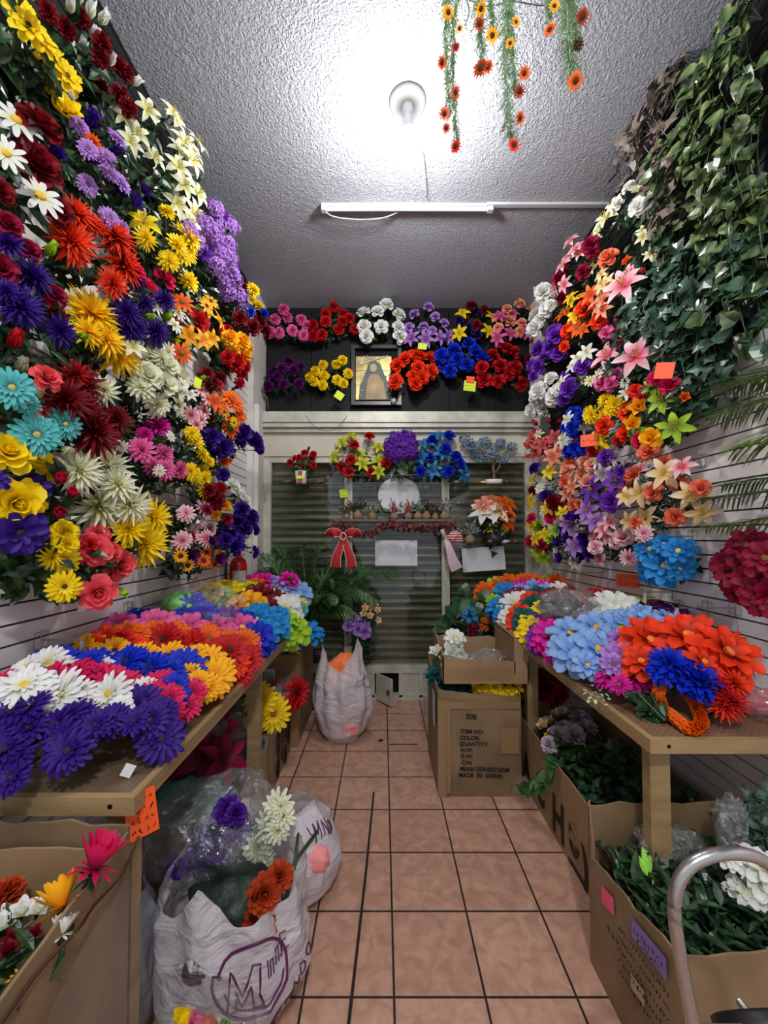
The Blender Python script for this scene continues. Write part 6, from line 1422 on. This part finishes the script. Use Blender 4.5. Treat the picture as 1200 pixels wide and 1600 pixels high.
part(blob(c, (.12, .08, .055), .3, 97, 36, 20), 'bag_skin', CLEARS, t, True)
q = ony(1180, 1290, 1.5)
bush('grey-green leafy sprays rising over the nearest greenery carton', 'P:slate:16 1160,1265 1185,1250 1195,1280', lambda x, y: (ony(x, y, 1.5), None), lambda b: Vector((1.4, 1.5, .48)), lambda p, n: Vector((-.3, -.6, .7)), None, leafy=34, leaf=(.10, .035), gm=leaf_mat('grey_leaf', (44, 66, 54), (98, 122, 106), .4), extra=90, subs=False, name='leaf_bush')
c = ony(1143, 1292, 1.45); t = thing('plastic_wrap', 'upright translucent plastic sleeve standing in the nearest greenery carton', 'plastic bag', c)
part(blob(c, (.05, .04, .10), .35, 99, 30, 24), 'bag_skin', CLEARS, t, True)
bush('ruffled white satin petals lying at the edge of the nearest greenery carton', 'K:wht:60 1185,1372,64 1165,1385,50 1140,1352,34 1195,1350', lambda x, y: (ony(x, y, 1.3), None), lambda b: Vector((1.3, 1.4, .47)), lambda p, n: Vector((-.2, -.6, .6)), None, leafy=3, subs=False)

# ------------------------------------------------------------------ hand truck
STEEL = mat('brushed_steel', (176, 174, 172), .28, .9, bump=.08, bscale=60)
Y = .80; pts = [(1112, 1760), (1096, 1660), (1083, 1600), (1064, 1500), (1054, 1430), (1058, 1385), (1078, 1353), (1112, 1337), (1150, 1333), (1185, 1341), (1215, 1365), (1235, 1400), (1246, 1460)]
P = [ony(a, b, Y) for a, b in pts]; P = [Vector((P[0].x + .05, Y, .01))] + P + [Vector((P[-1].x + .02, Y, .35)), Vector((P[-1].x + .02, Y, .01))]
t = thing('hand_truck', 'steel tube hand truck with a black wheel, nearest thing beside the greenery carton', 'hand truck', (.68, .8, 0))
part(MB().tube(smooth_path(P, 8), .0115, 14), 'frame_tube', STEEL, t, True)
wc = ony(1190, 1610, .84); m_ = MB()
def wheel(mb, c, R, w_, prof):
    n = 36; mb.grid([[c + Vector((r * math.cos(a), y, r * math.sin(a))) for a in (2 * math.pi * j / n for j in range(n))] for r, y in prof], closed=True)
wheel(m_, wc, 0, 0, [(.05, -.018), (.07, -.024), (.08, -.02), (.084, 0), (.08, .02), (.07, .024), (.05, .018)]); m_.v = [tuple(wc + Matrix.Rotation(math.radians(38), 3, 'X') @ (Vector(v) - wc)) for v in m_.v]; part(m_, 'tyre', BLK, t, True)
m_ = MB(); wheel(m_, wc, 0, 0, [(.001, -.022), (.015, -.022), (.016, -.014), (.045, -.012), (.052, -.017), (.052, .017), (.001, .017)]); m_.v = [tuple(wc + Matrix.Rotation(math.radians(38), 3, 'X') @ (Vector(v) - wc)) for v in m_.v]; part(m_, 'wheel_hub', mat('grey_hub', (70, 72, 74), .4), t, True)
m_ = MB(); b0 = ony(1110, 1592, .81); m_.box(b0.x - .03, wc.x + .04, .80, .812, b0.z - .05, b0.z - .01); m_.tube([wc + Vector((0, -.03, 0)), wc + Vector((0, .05, 0))], .008, 8); part(m_, 'axle_bracket', STEEL, t)

# ------------------------------------------------------------------ small things on the floor
a = onz(584, 1238, .004); b = onz(544, 1606, .004)
tag(MB().tube([a, a.lerp(b, .5) + Vector((.004, 0, 0)), b, b + (b - a).normalized() * .3], .006, 6).build('black_rod', mat('black_rod', (30, 28, 28), .4)), 'long thin black rod lying down the middle of the tiled aisle', 'rod')
a = onz(592, 1086, .012); t = thing('screwdriver', 'small screwdriver with black and yellow handle on the tiles by the hatch', 'screwdriver', a)
part(MB().tube([a + Vector((-.07, .0, 0)), a + Vector((-.02, 0, 0))], [.012, .011], 8), 'handle', mat('yellow_handle', (214, 160, 30), .4), t, True); part(MB().tube([a + Vector((-.02, 0, 0)), a + Vector((.0, 0, 0))], .012, 8), 'grip', BLK, t, True); part(MB().tube([a, a + Vector((.10, -.02, 0))], .004, 6), 'blade', STEEL, t, True)
a = onz(632, 1085, .012); t = thing('padlock', 'small grey padlock lying on the tiles at the hatch', 'padlock', a)
part(MB().box(a.x - .03, a.x + .03, a.y - .02, a.y + .02, 0, .02), 'lock_body', STEEL, t); part(MB().tube(smooth_path([a + Vector((.03, -.012, 0)), a + Vector((.06, -.01, 0)), a + Vector((.06, .012, 0)), a + Vector((.03, .012, 0))]), .004, 6), 'shackle', STEEL, t, True)
a = onz(595, 1157, .001); tag(MB().lathe([(.001, .003), (.02, .002), (.022, 0)], 12, a).build('floor_plug', mat('black_rubber', (18, 18, 18), .5)), 'small round black plug in the tile joint near the shutter', 'plug')
a = onz(628, 1163, .002); tag(MB().box(a.x - .10, a.x + .12, a.y - .006, a.y + .006, 0, .004).build('metal_strip', mat('dark_strip', (60, 52, 48), .5)), 'short dark strip across the tiles near the export carton', 'strip')

# ------------------------------------------------------------------ hanging garlands under the ceiling, close to the camera
VINE = leaf_mat('pale_vine', (120, 160, 122), (186, 210, 176), .5)
VM = petal_mat('org')
def garland(label, strands, flowers, Y=1.3):
    t = thing('hanging_garland', label, 'garland', ony(strands[0][0], 0, Y) * 1.0, 'orange flower garlands hanging from the ceiling')
    t.location.z = ZC; lf = MB()
    for px, y_end, wpx in strands:
        e = ony(px, y_end, Y); top = Vector((e.x + RND.uniform(-.01, .01), Y, ZC - .002))
        pts = smooth_path([top, Vector((e.x + .012, Y, e.z + (ZC - e.z) * .6)), Vector((e.x - .012, Y, e.z + (ZC - e.z) * .3)), e], 14); lf.tube(pts, .0022, 4)
        wd = wpx * Y / F * .62
        for p, q in zip(pts, pts[1:]):
            for k in range(22):
                s = p.lerp(q, RND.random()); a = RND.uniform(0, 6.28)
                lf.leaf(s, Vector((math.cos(a), math.sin(a), RND.uniform(-.9, .5))), Vector((0, -.5, 1)), wd * RND.uniform(.7, 1.25), .0052, .5, shape='blade')
    part(lf, 'foliage', VINE, t)
    for px, py, c_, s in flowers:
        p = ony(px, py, Y - .02); h = head(t, 'S', c_, p, Vector((RND.uniform(-.6, .6), -.75, RND.uniform(-.7, -.1))), s * Y / F * 1.25, False)
        h.name = 'poppy_head'
        k = bpy.data.objects.new('flower_centre', centre_mesh('S', 'org')); COL.objects.link(k); k.parent = h
garland('double garland strand nearest the bulb, ending in a red-orange bloom', [(703, 175, 22), (714, 225, 20)], [(700, 20, 'gold', 19), (690, 98, 'org', 17), (712, 74, 'red', 13), (711, 145, 'salm', 17), (694, 178, 'salm', 17), (697, 200, 'salm', 14), (712, 229, 'flame', 17), (718, 45, 'cren', 14)])
garland('short garland strand ending in a pair of reddish blooms', [(755, 100, 24), (772, 60, 16)], [(752, 14, 'gold', 18), (749, 38, 'copper', 16), (769, 56, 'gold', 20), (751, 107, 'copper', 22), (763, 105, 'org', 16)])
garland('longest single garland strand, a row of orange blooms down one edge', [(797, 215, 30), (806, 140, 18)], [(797, 68, 'gold', 14), (819, 115, 'org', 16), (812, 143, 'copper', 16), (812, 185, 'org', 16), (803, 227, 'flame', 17), (806, 35, 'gold', 14)])
garland('shortest garland strand with one bright orange bloom below', [(860, 30, 16)], [(866, 10, 'gold', 15), (859, 47, 'org', 18)])
garland('full garland strand farthest from the bulb, ending in an amber bloom', [(893, 110, 34), (900, 60, 20)], [(910, 27, 'copper', 20), (903, 70, 'brown', 18), (899, 127, 'org', 22)])
w_ = MB().tube(smooth_path([ony(690, 8, 1.32), ony(720, -4, 1.32), ony(760, 10, 1.32), ony(800, 2, 1.32), ony(850, 8, 1.32), ony(880, -10, 1.32)]), .0022, 5).tube(smooth_path([ony(728, -5, 1.32), ony(733, 18, 1.32), ony(727, 40, 1.32)]), .0018, 4)
tag(w_.build('hanging_twig', mat('twig_green', (86, 96, 84), .6), smooth=True), 'thin wavy twig linking the hanging garlands just under the photo top edge', 'twig')
